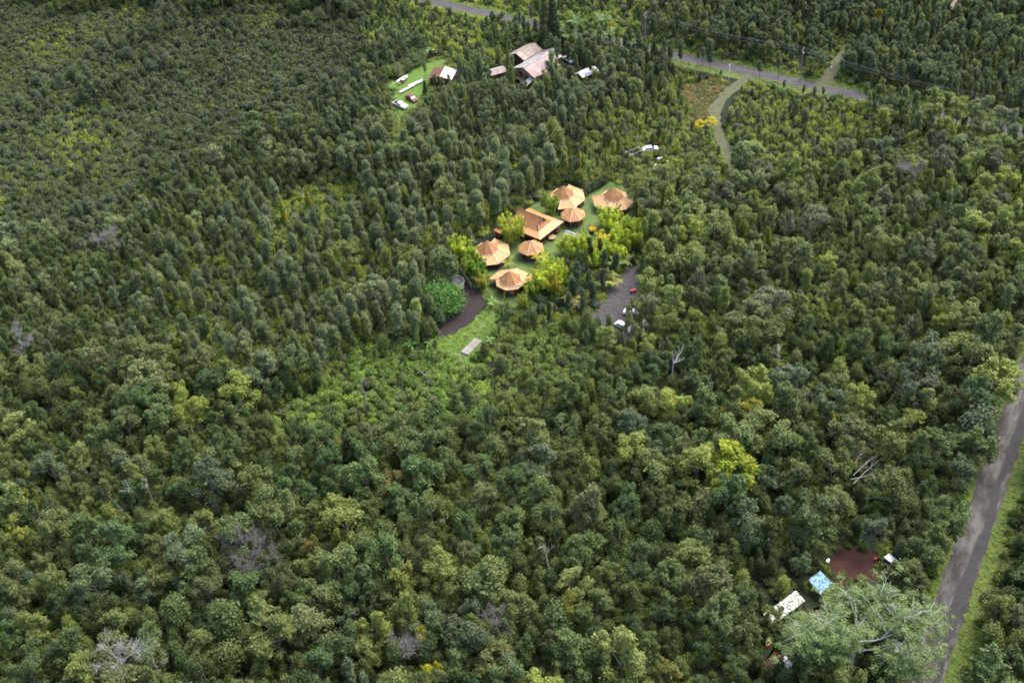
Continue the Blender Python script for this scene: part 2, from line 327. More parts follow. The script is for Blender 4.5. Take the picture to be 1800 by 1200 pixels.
ribbon('road', [ua, ub], 4.4, 0.012, ROADU)
ribbon('roadside_grass', [ra + RN * 1.0, rb + RN * 1.0], 10.8, 0.008, VERGE)
ribbon('road', [ra, rb], 5.6, 0.016, ROADM)
rgw = np.random.default_rng(31); _L = (rb - ra).length
ribbon('gravel_wheel_track', [ra + RD * _L * i / 160 + RN * (1.5 + .35 * math.sin(i * .5) + rgw.normal() * .12) for i in range(161)], [1.7 + .5 * math.sin(i * .37) + rgw.normal() * .22 for i in range(161)], 0.020, mat('worn_gravel', (0.031, 0.0305, 0.031), .8, .3, .5, .4, rgb2=(0.017, 0.0165, 0.016)))
ribbon('track', [at(*p) for p in ((1438, 158), (1452, 138), (1468, 118), (1492, 84), (1530, 30))], [5, 4, 3.6, 3.4, 3.2], 0.020, TRACKM)
ribbon('driveway', [at(*p) for p in ((1318, 132), (1300, 148), (1283, 160), (1268, 174), (1258, 192), (1256, 214), (1262, 236), (1274, 256), (1281, 275), (1281, 300), (1262, 340), (1215, 400), (1160, 440), (1120, 470))], 3.4, 0.024, TRACKM)
sheet('dry_clearing', px_poly([(1195, 150), (1262, 135), (1285, 150), (1256, 178), (1246, 215), (1215, 230), (1200, 200)]), 0.006, DRYGRASS)
sheet('sandy_clearing', px_poly([(1165, 268), (1195, 262), (1225, 268), (1215, 285), (1180, 288)]), 0.006, TRACKM)
LAWN_P = [(800, 470), (832, 440), (868, 430), (884, 412), (900, 380), (930, 366), (950, 352), (968, 336), (1034, 342), (1060, 318), (1086, 318), (1118, 350), (1125, 390), (1090, 440), (1040, 450), (990, 470), (960, 500), (930, 530), (905, 545), (885, 548), (858, 530), (850, 505), (830, 500)]
sheet('lawn', px_poly(LAWN_P), 0.010, LAWN)
sheet('rough_meadow', px_poly([(700, 660), (735, 610), (770, 590), (820, 575), (862, 532), (900, 540), (915, 560), (880, 600), (850, 640), (790, 680)]), 0.006, MEADOW)
sheet('cinder_pad', px_poly([(757, 594), (790, 540), (806, 508), (826, 500), (856, 512), (859, 520), (852, 532), (822, 572), (790, 590), (772, 596)]), 0.014, CINDER)
sheet('footpath', px_poly([(866, 531), (862, 540), (848, 560), (838, 575), (836, 592), (841, 596), (848, 580), (860, 558), (872, 540)]), 0.018, LAWN)
sheet('gravel_parking', px_poly([(1010, 552), (1045, 548), (1058, 520), (1078, 490), (1102, 470), (1122, 462), (1135, 480), (1135, 530), (1130, 575), (1110, 600), (1075, 590), (1040, 585)]), 0.030, GRAVEL)
sheet('red_dirt_clearing', px_poly([(1455, 985), (1475, 962), (1510, 958), (1545, 975), (1548, 1005), (1530, 1030), (1470, 1060), (1420, 1075), (1385, 1110), (1355, 1150), (1330, 1190), (1350, 1200), (1390, 1160), (1450, 1095), (1480, 1040)]), 0.010, REDDIRT)
sheet('house_lawn', px_poly([(692, 300), (690, 240), (692, 190), (678, 152), (702, 128), (745, 106), (784, 97), (796, 118), (760, 150), (742, 182), (716, 200), (706, 250), (698, 300)]), 0.006, MEADOW)

# ------------------------------------------------------------------ the orange-roofed compound
def polar(r, a, z): return Vector((r * math.cos(R(a)), r * math.sin(R(a)), z))
def yurt(c, wide, label):
    """octagonal yurt: cone roof, ring roof whose sectors in `wide` (first angle) reach out over a porch"""
    t = thing('yurt', label, 'yurt', (*c, 0), 0, 'octagonal yurts on the lawn')
    RC, Z0, Z1, ZA = 2.72, 2.75, 2.95, 5.25
    A = [25 + 45 * k for k in range(8)]
    MB().lathe([(3.3, 0.0), (3.3, 0.30)], 8).build('floor_deck', DARKWOOD, t, rz=R(25))
    for k in range(8):
        a0, a1 = A[k], A[k] + 45; is_w = a0 in wide
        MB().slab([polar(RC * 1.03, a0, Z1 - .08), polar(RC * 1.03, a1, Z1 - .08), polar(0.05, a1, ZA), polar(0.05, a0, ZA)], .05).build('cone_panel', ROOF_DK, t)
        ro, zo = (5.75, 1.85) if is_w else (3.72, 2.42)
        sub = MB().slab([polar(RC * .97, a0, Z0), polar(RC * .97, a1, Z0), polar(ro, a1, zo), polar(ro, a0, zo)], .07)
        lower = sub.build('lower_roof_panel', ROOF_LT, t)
        MB().tube([polar(RC * 1.03, a0, Z1 - .05), polar(.03, a0, ZA + .03)], [.055, .04], 4).build('ridge_cap', ROOF_LT, t)
        if is_w or (a0 - 45) % 360 in [x % 360 for x in wide]: r2, z2 = 5.77, 1.87
        else: r2, z2 = 3.74, 2.44
        MB().tube([polar(RC, a0, Z0 + .05), polar(r2, a0, z2 + .03)], .09, 4).build('hip_cap', CAPM, t)
        MB().tube([polar(RC * 1.04, a0, Z0 + .07), polar(RC * 1.04, a1, Z0 + .07)], .075, 4).build('ring_trim', CAPM, t)
        MB().slab([polar(2.6, a0, .3), polar(2.6, a1, .3), polar(2.6, a1, 2.72), polar(2.6, a0, 2.72)], .08).build('wall_panel', REDWOOD, t)
        am = a0 + 22.5; mid = polar(2.6 * math.cos(R(22.5)) + .06, am, 1.55); ax = R(am) + PI / 2
        if k in (1, 3, 4, 6):
            w_ = MB().box(mid, (1.15, .07, 1.1), ax).build('window', TANWOOD, t)
            MB().box(mid + polar(.05, am, 0), (0.95, .05, .9), ax).build('pane', GLASS, w_)
        if k == 5 or k == 0:
            d_ = MB().box(polar(2.6 * math.cos(R(22.5)) + .06, am, 1.25), (1.0, .07, 1.9), ax).build('door', TANWOOD, t)
            MB().box(polar(2.6 * math.cos(R(22.5)) + .12, am, 1.2) + polar(.4, am + 90, 0), (.06, .06, .2), ax).build('handle', STEEL, d_)
        if is_w:
            for aa in (a0 + 3, a0 + 42): MB().box(polar(5.2, aa, 1.0), (.12, .12, 2.0), R(aa)).build('porch_post', DARKWOOD, t)
            MB().slab([polar(2.9, a0 + 2, .22), polar(2.9, a0 + 43, .22), polar(5.3, a0 + 43, .22), polar(5.3, a0 + 2, .22)], .18).build('porch_deck', DARKWOOD, t)
    MB().lathe([(.10, 0), (.14, .06), (.03, .22)], 8, (0, 0, ZA - .02)).build('finial', ROOF_LT, t)
    return t
y4 = yurt((0.89, 230.95), (-20 % 360 + 0, 25, 70, 115), 'front octagonal yurt beside the cinder pad with tan roof wings reaching left and right')
y3 = yurt((-3.95, 243.95), (25, 295, 340, 250), 'octagonal tan roofed yurt behind the yellow bamboo hedge, nearest the black-covered tank')
y1 = yurt((16.90, 264.8), (25, 295, 340, 250), 'octagonal tan yurt farthest back, directly behind the small pavilion and beside the big hall')
y2 = yurt((29.60, 261.9), (160, 205, 250, 295), 'octagonal tan yurt at the far right of the lawn, half screened by lime bamboo')
# a roof vent and a little bare patch on the front yurt
MB().box((1.9, -2.4, 2.72), (.5, .4, .25), .5).build('roof_vent', GREYCANVAS, y4)

def pavilion(c, label):
    t = thing('pavilion', label, 'pavilion', (*c, 0), 0, 'small octagonal open pavilions')
    A = [25 + 45 * k for k in range(8)]; RO = 3.3
    MB().lathe([(2.75, 0), (2.75, .28)], 8).build('floor_deck', DARKWOOD, t, rz=R(25))
    for k in range(8):
        a0, a1 = A[k], A[k] + 45
        MB().slab([polar(RO, a0, 2.3), polar(RO, a1, 2.3), polar(.04, a1, 4.15), polar(.04, a0, 4.15)], .07).build('roof_panel', ROOF_MD, t)
        MB().tube([polar(RO + .02, a0, 2.33), polar(.03, a0, 4.20)], .06, 4).build('ridge_cap', CAPM if k % 2 else ROOF_LT, t)
        MB().box(polar(2.6, a0, 1.25), (.14, .14, 2.3), R(a0)).build('post', TANWOOD, t)
        if k not in (4,):
            MB().slab([polar(2.55, a0 + 3, .3), polar(2.55, a0 + 42, .3), polar(2.55, a0 + 42, 1.05), polar(2.55, a0 + 3, 1.05)], .06).build('rail_panel', DARKWOOD, t)
        if k in (0, 1, 2, 5): MB().slab([polar(2.5, a0 + 6, 1.2), polar(2.5, a0 + 39, 1.2), polar(2.5, a0 + 39, 2.2), polar(2.5, a0 + 6, 2.2)], .03).build('screen', REDWOOD, t)
    MB().lathe([(.16, 0), (.2, .08), (.04, .2)], 8, (0, 0, 4.13)).build('finial', ROOF_DK, t)
    MB().box((0, 0, .62), (1.2, 1.2, .08), .4).box((0, 0, .44), (.2, .2, .32)).build('table', TANWOOD, t)
    return t
pavilion((6.75, 243.5), 'small octagonal pavilion with one cone roof between the hall and the front yurt')
pavilion((18.45, 255.95), 'small octagonal pavilion with one cone roof between the hall and the potted yellow plant')

# hall: hip roof with a raised gable, long axis u, short axis v
hx, hy = 9.29, 246.73; uu = Vector((math.cos(R(138.5)), math.sin(R(138.5)), 0)); vv = Vector((math.cos(R(46.5)), math.sin(R(46.5)), 0))
LU, LV = 10.7, 9.1
hall = thing('hall', 'large rectangular hall with swept brown gable roof in the middle of the lawn', 'hall', (hx, hy, 0))
def hp(u, v, z): return uu * u + vv * v + Vector((0, 0, z))
ins = 1.75; z0, z1, zr = 2.25, 2.85, 5.2
gu = 3.0                                              # where the gable stands
def arc(u, k=7, side=0):                              # swept main slope from break line to ridge, curved like a tent
    out = []
    for i in range(k + 1):
        s = i / k; v = ins + (LV / 2 - ins) * s; out.append((v, z1 + (zr - z1) * (0.72 * s + 0.28 * s * s)))
    return out if side == 0 else [(LV - v, z) for v, z in out]
for side in (0, 1):
    m = MB(); a = arc(0, 7, side)
    for i in range(7):
        (v0, za), (v1, zb) = a[i], a[i + 1]
        us, us2 = [ins + (gu - ins) * min(1, q / 3.2) if q < 3.5 else gu - .45 - .06 * (7 - q) for q in (i, i + 1)]
        m.slab([hp(us, v0, za), hp(LU - .2, v0, za), hp(LU - .2, v1, zb), hp(us2, v1, zb)], .07)
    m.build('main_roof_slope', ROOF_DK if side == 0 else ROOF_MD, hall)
# end hip, skirts
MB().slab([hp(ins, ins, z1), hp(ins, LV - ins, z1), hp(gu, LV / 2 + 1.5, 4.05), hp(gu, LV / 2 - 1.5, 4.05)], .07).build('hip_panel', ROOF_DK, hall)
MB().slab([hp(gu + .05, LV / 2 - 1.9, 3.7), hp(gu + .05, LV / 2 + 1.9, 3.7), hp(gu + .05, LV / 2, zr + .05)], .05).build('gable_end', DARKWOOD, hall)
MB().slab([hp(LU - .4, 1.2, 2.3), hp(LU - .4, LV - 1.2, 2.3), hp(LU - .4, LV / 2, zr)], .06).build('gable_end', DARKWOOD, hall)
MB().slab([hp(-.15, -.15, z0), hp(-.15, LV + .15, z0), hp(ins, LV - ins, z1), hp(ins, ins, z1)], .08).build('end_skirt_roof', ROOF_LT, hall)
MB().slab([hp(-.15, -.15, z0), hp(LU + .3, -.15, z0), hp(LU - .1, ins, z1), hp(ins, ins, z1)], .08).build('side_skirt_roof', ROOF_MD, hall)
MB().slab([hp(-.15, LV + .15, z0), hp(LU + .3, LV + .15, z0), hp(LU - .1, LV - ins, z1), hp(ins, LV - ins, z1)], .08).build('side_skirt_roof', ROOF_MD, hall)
for p, q, rr, mm in ((hp(ins, ins, z1 + .05), hp(ins, LV - ins, z1 + .05), .11, CAPM), (hp(ins, ins, z1 + .05), hp(-.15, -.15, z0 + .04), .11, CAPM), (hp(ins, LV - ins, z1 + .05), hp(-.15, LV + .15, z0 + .04), .11, CAPM),
                 (hp(ins, ins, z1 + .05), hp(LU - .2, ins, z1 + .05), .06, ROOF_LT), (hp(ins, ins, z1 + .05), hp(gu - .1, LV / 2 - 1.6, 4.1), .10, ROOF_LT), (hp(gu - .4, LV / 2, zr + .04), hp(LU + .0, LV / 2, zr + .04), .09, ROOF_MD)):
    MB().tube([p, q], rr, 4).build('roof_trim', mm, hall)
for u0, v0, u1, v1 in ((1.6, 1.0, LU - .6, 1.0), (LU - .6, 1.0, LU - .6, LV - 1), (1.6, LV - 1, LU - .6, LV - 1), (3.4, 1.0, 3.4, LV - 1)):
    c = (hp(u0, v0, 0) + hp(u1, v1, 0)) / 2; dd = hp(u1, v1, 0) - hp(u0, v0, 0)
    MB().box(c + Vector((0, 0, 1.25)), (dd.length, .12, 2.3), math.atan2(dd.y, dd.x)).build('wall', REDWOOD, hall)
for k in range(6):
    MB().box(hp(.35, .35 + (LV - .7) * k / 5, 1.1), (.16, .16, 2.25), R(46.5)).build('porch_post', DARKWOOD, hall)
MB().slab([hp(.1, .1, .2), hp(LU, .1, .2), hp(LU, LV - .1, .2), hp(.1, LV - .1, .2)], .2).build('floor_deck', DARKWOOD, hall)
for k in range(3):
    wn = MB().box(hp(2.6 + 2.4 * k, .92, 1.5), (1.2, .08, 1.0), R(138.5)).build('window', TANWOOD, hall)
    MB().box(hp(2.6 + 2.4 * k, .86, 1.5), (1.0, .06, .8), R(138.5)).build('pane', GLASS, wn)
dr = MB().box(hp(3.3, LV / 2, 1.25), (1.6, .08, 2.1), R(46.5)).build('door', TANWOOD, hall); MB().box(hp(3.22, LV / 2 + .6, 1.2), (.06, .06, .25)).build('handle', STEEL, dr)
# terrace furniture along the hall's open right edge
def round_table(px, py, label, r=.75, m=TANWOOD):
    t = thing('round_table', label, 'table', (*at(px, py, .4), 0), 0, 'tables on the hall terrace')
    MB().lathe([(r, .68), (r, .74)], 14).build('tabletop', m, t); MB().lathe([(.3, 0), (.08, .06), (.08, .68)], 8).build('pedestal', DARKWOOD, t)
round_table(970.5, 418, 'brown round table under the right eave of the large hall', 1.0)
round_table(979.5, 407, 'darker round table nearer the back pavilion on the hall terrace', .7, DARKWOOD)
def chair(px, py, rz, label):
    t = thing('garden_chair', label, 'chair', (*at(px, py, .4), 0), rz, 'chairs on the hall terrace')
    MB().box((0, 0, .43), (.5, .5, .06)).build('seat', TANWOOD, t); MB().box((0, .24, .72), (.5, .05, .55)).build('backrest', TANWOOD, t)
    for sx in (-.21, .21):
        for sy in (-.21, .21): MB().box((sx, sy, .2), (.05, .05, .4)).build('leg', DARKWOOD, t)
chair(966, 421, .6, 'wooden garden chair left of the brown round table'); chair(974.5, 414, 2.4, 'wooden garden chair between the two terrace tables')
chair(984, 404, 3.4, 'wooden garden chair at the far end of the hall terrace')

# small shed, canvas canopy, planter, tank, fence, deck
sx_, sy_ = at(879, 417)
shed = thing('shed', 'tiny brown wooden shed with a tilted square roof left of the hall', 'shed', (sx_, sy_, 0), R(46))
MB().box((0, 0, 1.05), (1.5, 1.5, 2.1)).build('wall', REDWOOD, shed)
MB().slab([(-1.05, -1.05, 2.2), (1.05, -1.05, 2.2), (1.05, 1.05, 2.45), (-1.05, 1.05, 2.45)], .08).build('roof', ROOF_DK, shed)
sd = MB().box((-.2, -.78, 1.0), (.8, .06, 1.8)).build('door', DARKWOOD, shed); MB().box((.1, -.83, 1.0), (.05, .05, .18)).build('handle', STEEL, sd)
cx_, cy_ = at(1009, 424)
canopy = thing('canvas_canopy', 'grey canvas ridge canopy half hidden behind lime bamboo below the back pavilion', 'canopy', (cx_, cy_, 0), R(-38))
m = MB(); m.slab([(-2.6, -1.6, 1.3), (2.6, -1.6, 1.1), (2.2, 0, 2.3), (-2.5, 0, 2.5)], .03).slab([(-2.6, 1.6, 1.3), (2.6, 1.6, 1.1), (2.2, 0, 2.3), (-2.5, 0, 2.5)], .03).build('canvas', GREYCANVAS, canopy)
for px_, py_ in ((-2.5, -1.5), (2.5, -1.5), (-2.5, 1.5), (2.5, 1.5)): MB().tube([(px_, py_, 0), (px_, py_, 1.15)], .04, 5).build('pole', DARKWOOD, canopy)
MB().tube([(-2.5, 0, 2.53), (2.2, 0, 2.33)], .05, 5).build('ridge_pole', WHITEP, canopy)
bx_, by_ = at(1058, 428)
bench = thing('stone_bench', 'pale grey bench slab beside the yellow shrubs right of the canvas canopy', 'bench', (bx_, by_, 0), .3)
MB().box((0, 0, .45), (1.8, .6, .12)).build('seat', GREYCANVAS, bench)
for s in (-.65, .65): MB().box((s, 0, .2), (.2, .5, .4)).build('leg', GREYCANVAS, bench)
tx, ty = at(799, 503)
tank = thing('water_tank', 'round cream water tank with a sagging black liner cover beside the fence', 'water tank', (tx, ty, 0))
MB().lathe([(2.45, 0), (2.45, 1.25), (2.52, 1.28), (2.52, 1.40)], 40).build('wall', TANKM, tank, smooth=False)
m = MB(); vs = []; fs = []; nr, na = 7, 40; rg = np.random.default_rng(3)
for i in range(nr + 1):
    for j in range(na):
        q = i / nr; a = 2 * PI * j / na
        q *= 1.0; vs.append((2.68 * q * math.cos(a), 2.68 * q * math.sin(a), 1.47 + .55 * (1 - q) ** 1.3 + .06 * math.sin(a * 9 + 1) * q * (1.05 - q) * 3 - (.30 if i == nr else 0)))
for i in range(nr):
    for j in range(na): fs.append((i * na + j, i * na + (j + 1) % na, (i + 1) * na + (j + 1) % na, (i + 1) * na + j))
m.add(vs, fs).build('liner_cover', TARPBLK, tank, smooth=True)
MB().lathe([(2.50, .62), (2.50, .68)], 40).build('rim_band', STEEL, tank)
f0, f1 = Vector(at(803.5, 470)), Vector(at(829.6, 509)); fl = (f1 - f0).length
fence = thing('wooden_fence', 'weathered grey board fence between the tank and the yellow bamboo', 'fence', (*f0, 0), math.atan2((f1 - f0).y, (f1 - f0).x))
nb = int(fl / .36)
fb = [MB().box((0, 0, .95), (.345, .03, 1.8)).mesh('fence_board', FENCEM) for _ in range(1)][0]
for k in range(nb):
    o = put('board', fb, fence, (.18 + k * .36, RNG.normal() * .012, RNG.normal() * .04), RNG.normal() * .03)
for k in range(int(fl / 2) + 1): MB().box((min(k * 2.0, fl), .09, .95), (.1, .1, 1.95)).build('post', DARKWOOD, fence)
for z in (.5, 1.45): MB().box((fl / 2, .04, z), (fl, .05, .09)).build('rail', FENCEM, fence)
d0, d1 = Vector(at(816, 623)), Vector(at(842, 597)); dl = (d1 - d0).length
deck = thing('plank_deck', 'long narrow grey plank deck lying at the lower end of the meadow', 'deck', (*d0, 0), math.atan2((d1 - d0).y, (d1 - d0).x))
pl = MB().box((0, 0, .26), (.60, 2.1, .06)).mesh('deck_plank', GREYWOOD)
for k in range(int(dl / .63)): put('plank', pl, deck, (.31 + k * .63, RNG.normal() * .03, RNG.normal() * .006), RNG.normal() * .01)
for s in (-.85, .85): MB().box((dl / 2, s, .12), (dl, .12, .2)).build('bearer', DARKWOOD, deck)
MB().box((.15, 0, .36), (.14, 2.2, .14)).build('raised_edge', GREYWOOD, deck)

# ------------------------------------------------------------------ vehicles and yard things
def wheels(t, xs, y, r=.36):
    for x in xs:
        for s in (-1, 1):
            wl = MB().lathe([(r * .6, -.1), (r, -.1), (r, .1), (r * .6, .1)], 14).build('wheel', TYRE, t, (x, s * y, r)); wl.rotation_euler = (PI / 2, 0, 0)
            MB().lathe([(r * .58, -.105), (r * .58, .108)], 10).build('rim', STEEL, wl)
def prism(prof, wdt, taper=0.0):
    m = MB(); k = len(prof); zs = [p[1] for p in prof]; zlo, zhi = min(zs), max(zs)
    def y(z): return wdt / 2 * (1 - taper * (z - zlo) / max(.01, zhi - zlo))
    vs = [(x, -y(z), z) for x, z in prof] + [(x, y(z), z) for x, z in prof]
    return m.add(vs, [tuple(range(k)), tuple(range(2 * k - 1, k - 1, -1))] + [(i, i + k, (i + 1) % k + k, (i + 1) % k) for i in range(k)])
def pickup(x, y, rz, label, m=WHITEP, group=None):
    t = thing('pickup_truck', label, 'pickup truck', (x, y, 0), rz, group)
    prism([(2.55, .42), (2.6, .8), (2.5, 1.02), (1.2, 1.1), (-.5, 1.1), (-.5, .42)], 1.82).build('body', m, t)                     # nose and doors
    MB().box((-1.55, 0, .55), (2.1, 1.8, .2)).box((-1.55, .86, .85), (2.1, .1, .5)).box((-1.55, -.86, .85), (2.1, .1, .5)).box((-2.58, 0, .85), (.08, 1.8, .5)).build('cargo_bed', m, t)
    MB().box((-1.55, 0, .67), (2.0, 1.6, .03)).build('bed_liner', TARPBLK, t)
    cab = prism([(1.15, 1.08), (.55, 1.62), (-.35, 1.66), (-.5, 1.08)], 1.66, .12).build('cab', m, t)
    MB().slab([(1.15, -.72, 1.14), (1.15, .72, 1.14), (.62, .66, 1.58), (.62, -.66, 1.58)], .03).build('windscreen', GLASS, cab)
    MB().slab([(-.52, -.68, 1.2), (-.52, .68, 1.2), (-.42, .64, 1.58), (-.42, -.64, 1.58)], .03).build('rear_window', GLASS, cab)
    for s in (-1, 1):
        MB().slab([(.92, s * .825, 1.15), (-.35, s * .825, 1.15), (-.28, s * .765, 1.56), (.5, s * .765, 1.56)], .02).build('side_window', GLASS, cab)
        MB().box((2.56, s * .68, .78), (.08, .32, .18)).build('headlight', STEEL, t)
    MB().box((2.62, 0, .5), (.1, 1.8, .16)).build('bumper', STEEL, t); wheels(t, (1.65, -1.6), .8); return t
def car(x, y, rz, label, m=WHITEP, van=False, group=None):
    t = thing('van' if van else 'parked_car', label, 'van' if van else 'car', (x, y, 0), rz, group)
    prism([(2.2, .35), (2.25, .7), (1.2, .92), (-2.1, .95), (-2.2, .6), (-2.15, .35)], 1.75).build('body', m, t)
    cab = prism([(1.9 if van else 1.1, .9), (1.1 if van else .35, 1.42 + .5 * van), (-1.9 if van else -1.1, 1.44 + .5 * van), (-2.1 if van else -1.85, .92)], 1.62, .16).build('cabin', m, t)
    hh = 1.36 + .48 * van
    x0, x1, x2, x3 = (1.93, 1.2, -1.8, -2.0) if van else (1.1, .45, -1.05, -1.7)
    MB().slab([(x0, -.7, .98), (x0, .7, .98), (x1, .6, hh), (x1, -.6, hh)], .03).build('windscreen', GLASS, cab)
    for s in (-1, 1):
        MB().slab([(x0 - .2, s * .805, .97), (x3, s * .805, .97), (x2, s * .70, hh - .04), (x1 - .1, s * .70, hh - .04)], .02).build('side_window', GLASS, cab)
        MB().box((2.2, s * .62, .66), (.08, .34, .14)).build('headlight', STEEL, t)
    wheels(t, (1.4, -1.35), .76, .32); return t
def yaw(p, q): a, b = Vector(at(*p)), Vector(at(*q)); return math.atan2((b - a).y, (b - a).x)
pickup(*at(704, 188), yaw((694, 183), (716, 192)), 'white pickup truck with empty dark bed parked on the upper lawn')
car(*at(724, 176), yaw((715, 170), (733, 180)), 'maroon car parked under branches just behind the white pickup', REDP)
car(*at(1096, 577), yaw((1080, 572), (1108, 586)), 'white car in front of the gravel parking, mostly under trees, lower of the pair', group='white cars at the gravel parking')
car(*at(1112, 553), yaw((1096, 552), (1128, 558)), 'white car at the edge of the gravel parking nearer the red canoe, under a tree', group='white cars at the gravel parking')
car(*at(1143, 265), yaw((1134, 266), (1154, 263)), 'small white car beside the rusty frame in the scrub behind the compound')
car(*at(1000, 108), yaw((994, 104), (1008, 112)), 'white car under palms to the right of the rusty farmhouse')
car(*at(1570, 998), yaw((1560, 990), (1578, 1004)), 'white van at the right edge of the red dirt clearing', van=True)
pickup(*at(1377, 1180), yaw((1370, 1194), (1382, 1172)), 'white pickup in the shade at the lower left of the camp, beside a blue barrel')
def boat(px, py, rz, label):
    t = thing('boat', label, 'boat', (*at(px, py), 0), rz)
    secs = [(-2.4, .85, .15), (-1, .95, .05), (.6, .85, .08), (1.8, .5, .2), (2.6, .05, .5)]; vs = []; fs = []
    for x, hw, kz in secs: vs += [(x, -hw, .95), (x, -hw * .6, .45 + kz), (x, 0, .35 + kz), (x, hw * .6, .45 + kz), (x, hw, .95)]
    for i in range(4): fs += [(i * 5 + j, i * 5 + j + 1, (i + 1) * 5 + j + 1, (i + 1) * 5 + j) for j in range(4)]
    fs.append((0, 1, 2, 3, 4)); MB().add(vs, fs).build('hull', WHITEP, t)
    MB().box((-.5, 0, .7), (.4, 1.5, .06)).box((.9, 0, .7), (.35, 1.2, .06)).build('thwart', TANWOOD, t); MB().box((-1.2, 0, .62), (1.6, 1.0, .1)).build('floorboard', TARPBLK, t)
    MB().box((.2, 0, .3), (4.6, .12, .1)).box((-.8, .4, .35), (2.2, .1, .1)).box((-.8, -.4, .35), (2.2, .1, .1)).build('trailer_frame', STEEL, t)
    wheels(t, (-.8,), .75, .28)
boat(709, 143, yaw((701, 150), (718, 137)), 'small open white boat on its trailer on the upper lawn')
def mastpile(px0, px1, label, wid):
    a, b = Vector(at(*px0)), Vector(at(*px1)); t = thing('aluminium_ladder', label, 'ladder', (*((a + b) / 2), 0), math.atan2((b - a).y, (b - a).x), 'long white ladders on the upper lawn'); L = (b - a).length
    for s in (-wid, wid): MB().box((0, s, .55), (L, .22, .16)).build('rail', WHITEP, t)
    for k in range(int(L / .55)): MB().box((-L / 2 + .3 + k * .55, 0, .55), (.2, wid * 2, .08)).build('rung', WHITEP, t)
    for k in (-1, 1): MB().box((k * L * .35, 0, .22), (.15, wid * 2.4, .44)).build('trestle', DARKWOOD, t)
mastpile((703, 165), (728, 152), 'long white ladder laid on trestles nearest the white pickup', .35)
mastpile((719, 154), (748, 142), 'long white ladder laid on trestles nearer the cream-roofed barn', .5)

# ------------------------------------------------------------------ the old farm at the back
def gable(name, label, cat, c, rz, L, Wd, hw, hr, mA, mB_, wallm, group=None, over=.5, half=.5):
    """ridge along local x; mA roof on +y side, mB on -y side"""
    t = thing(name, label, cat, (*c, 0), rz, group); yr = -Wd / 2 + Wd * half
    for k, (x0, y0, x1, y1) in enumerate(((-L / 2, -Wd / 2, L / 2, -Wd / 2), (L / 2, -Wd / 2, L / 2, Wd / 2), (L / 2, Wd / 2, -L / 2, Wd / 2), (-L / 2, Wd / 2, -L / 2, -Wd / 2))):
        if k % 2 == 0: MB().slab([(x0, y0, 0), (x1, y1, 0), (x1, y1, hw), (x0, y0, hw)], .1).build('wall', wallm, t)
        else: MB().slab([(x0, y0, 0), (x1, y1, 0), (x1, y1, hw), (x0, yr, hr - .12), (x0, y0, hw)], .1).build('gable_wall', wallm, t)
    for s, mm in ((1, mA), (-1, mB_)):
        ye = s * (Wd / 2 + over); ze = hw - over * (hr - hw) / (Wd / 2); n = max(2, int(L / 1.6))
        for k in range(n):                            # tin sheets, one by one
            xa, xb = -L / 2 - over + (L + 2 * over) * k / n, -L / 2 - over + (L + 2 * over) * (k + 1) / n - .02; dz = .012 * (k % 2)
            MB().slab([(xa, yr, hr + dz), (xb, yr, hr + dz), (xb, ye, ze + dz), (xa, ye, ze + dz)], .04).build('roof_sheet', mm, t)
    MB().tube([(-L / 2 - over, yr, hr + .03), (L / 2 + over, yr, hr + .03)], .08, 5).build('ridge_cap', mA, t)
    return t
def frame_window(t, c, wd, ht, rz):
    f_ = MB().box(c, (wd + .25, .1, ht + .25), rz).build('window', WALLBR, t); n_ = Vector((math.sin(rz), -math.cos(rz), 0))
    MB().box(Vector(c) + n_ * .06, (wd, .06, ht), rz).build('pane', GLASS, f_)
# main farmhouse: ridge from (928,115) to (957,100)
rz_h = yaw((926, 124), (959, 107))
ridge_mid = at(942, 107.5, 5.5)
house = gable('farmhouse', 'weathered farmhouse, brown gable wall, roof grey on one side and rusty pink on the other', 'house', ridge_mid, rz_h, 9.5, 8.6, 3.9, 5.5, TINGREY, TINPINK, WALLBR)
frame_window(house, (-4.80, 1.6, 2.7), 1.2, 1.5, -PI / 2); dd_ = MB().box((-4.82, -.7, 1.8), (.08, 1.1, 2.4)).build('door', DARKWOOD, house); MB().box((-4.9, -.3, 1.8), (.06, .06, .2)).build('handle', STEEL, dd_)
MB().box((-5.4, .3, 1.1), (1.2, 6, .12)).build('porch_floor', TANWOOD, house)
for k in range(4): MB().box((-5.9, -2.5 + 1.8 * k, .5), (.12, .12, 1.1)).build('porch_post', DARKWOOD, house)
MB().slab([(-4.9, -4.2, 3.1), (-4.9, -2.2, 3.1), (-8.2, -2.4, 2.1), (-8.2, -4.4, 2.1)], .05).build('awning', TINGREY, house)
ext = gable('farmhouse_wing', 'low rear wing of the farmhouse with faded pink tin roof', 'house', at(953, 97, 4.2), rz_h + R(4), 9, 6.5, 3.0, 4.4, TINPINK, TINGREY, WALLBR)
gable('tin_barn', 'tan corrugated tin barn roof standing behind the farmhouse, upper left of it', 'barn', at(924, 86, 3.8), rz_h + R(3), 7.5, 5.5, 2.9, 4.0, TINTAN, TINTAN, DARKWOOD)
sh = gable('tin_shed', 'little open-fronted tin shed between the farmhouse and the cream-roofed barn', 'shed', at(873, 123, 2.4), rz_h - R(18), 4.6, 3.0, 2.2, 2.6, TINGREY, TINPINK, WALLBR)
frame_window(sh, (-.2, -1.56, 1.2), 1.4, 1.2, 0)
barn = gable('cream_barn', 'barn with one rusted roof slope and one bright cream slope above the maroon car', 'barn', at(777, 126, 3.2), yaw((768, 130), (788, 118)) + PI / 2 - R(62), 5.4, 6.6, 2.4, 3.3, TINRUST, TINCREAM, DARKWOOD)
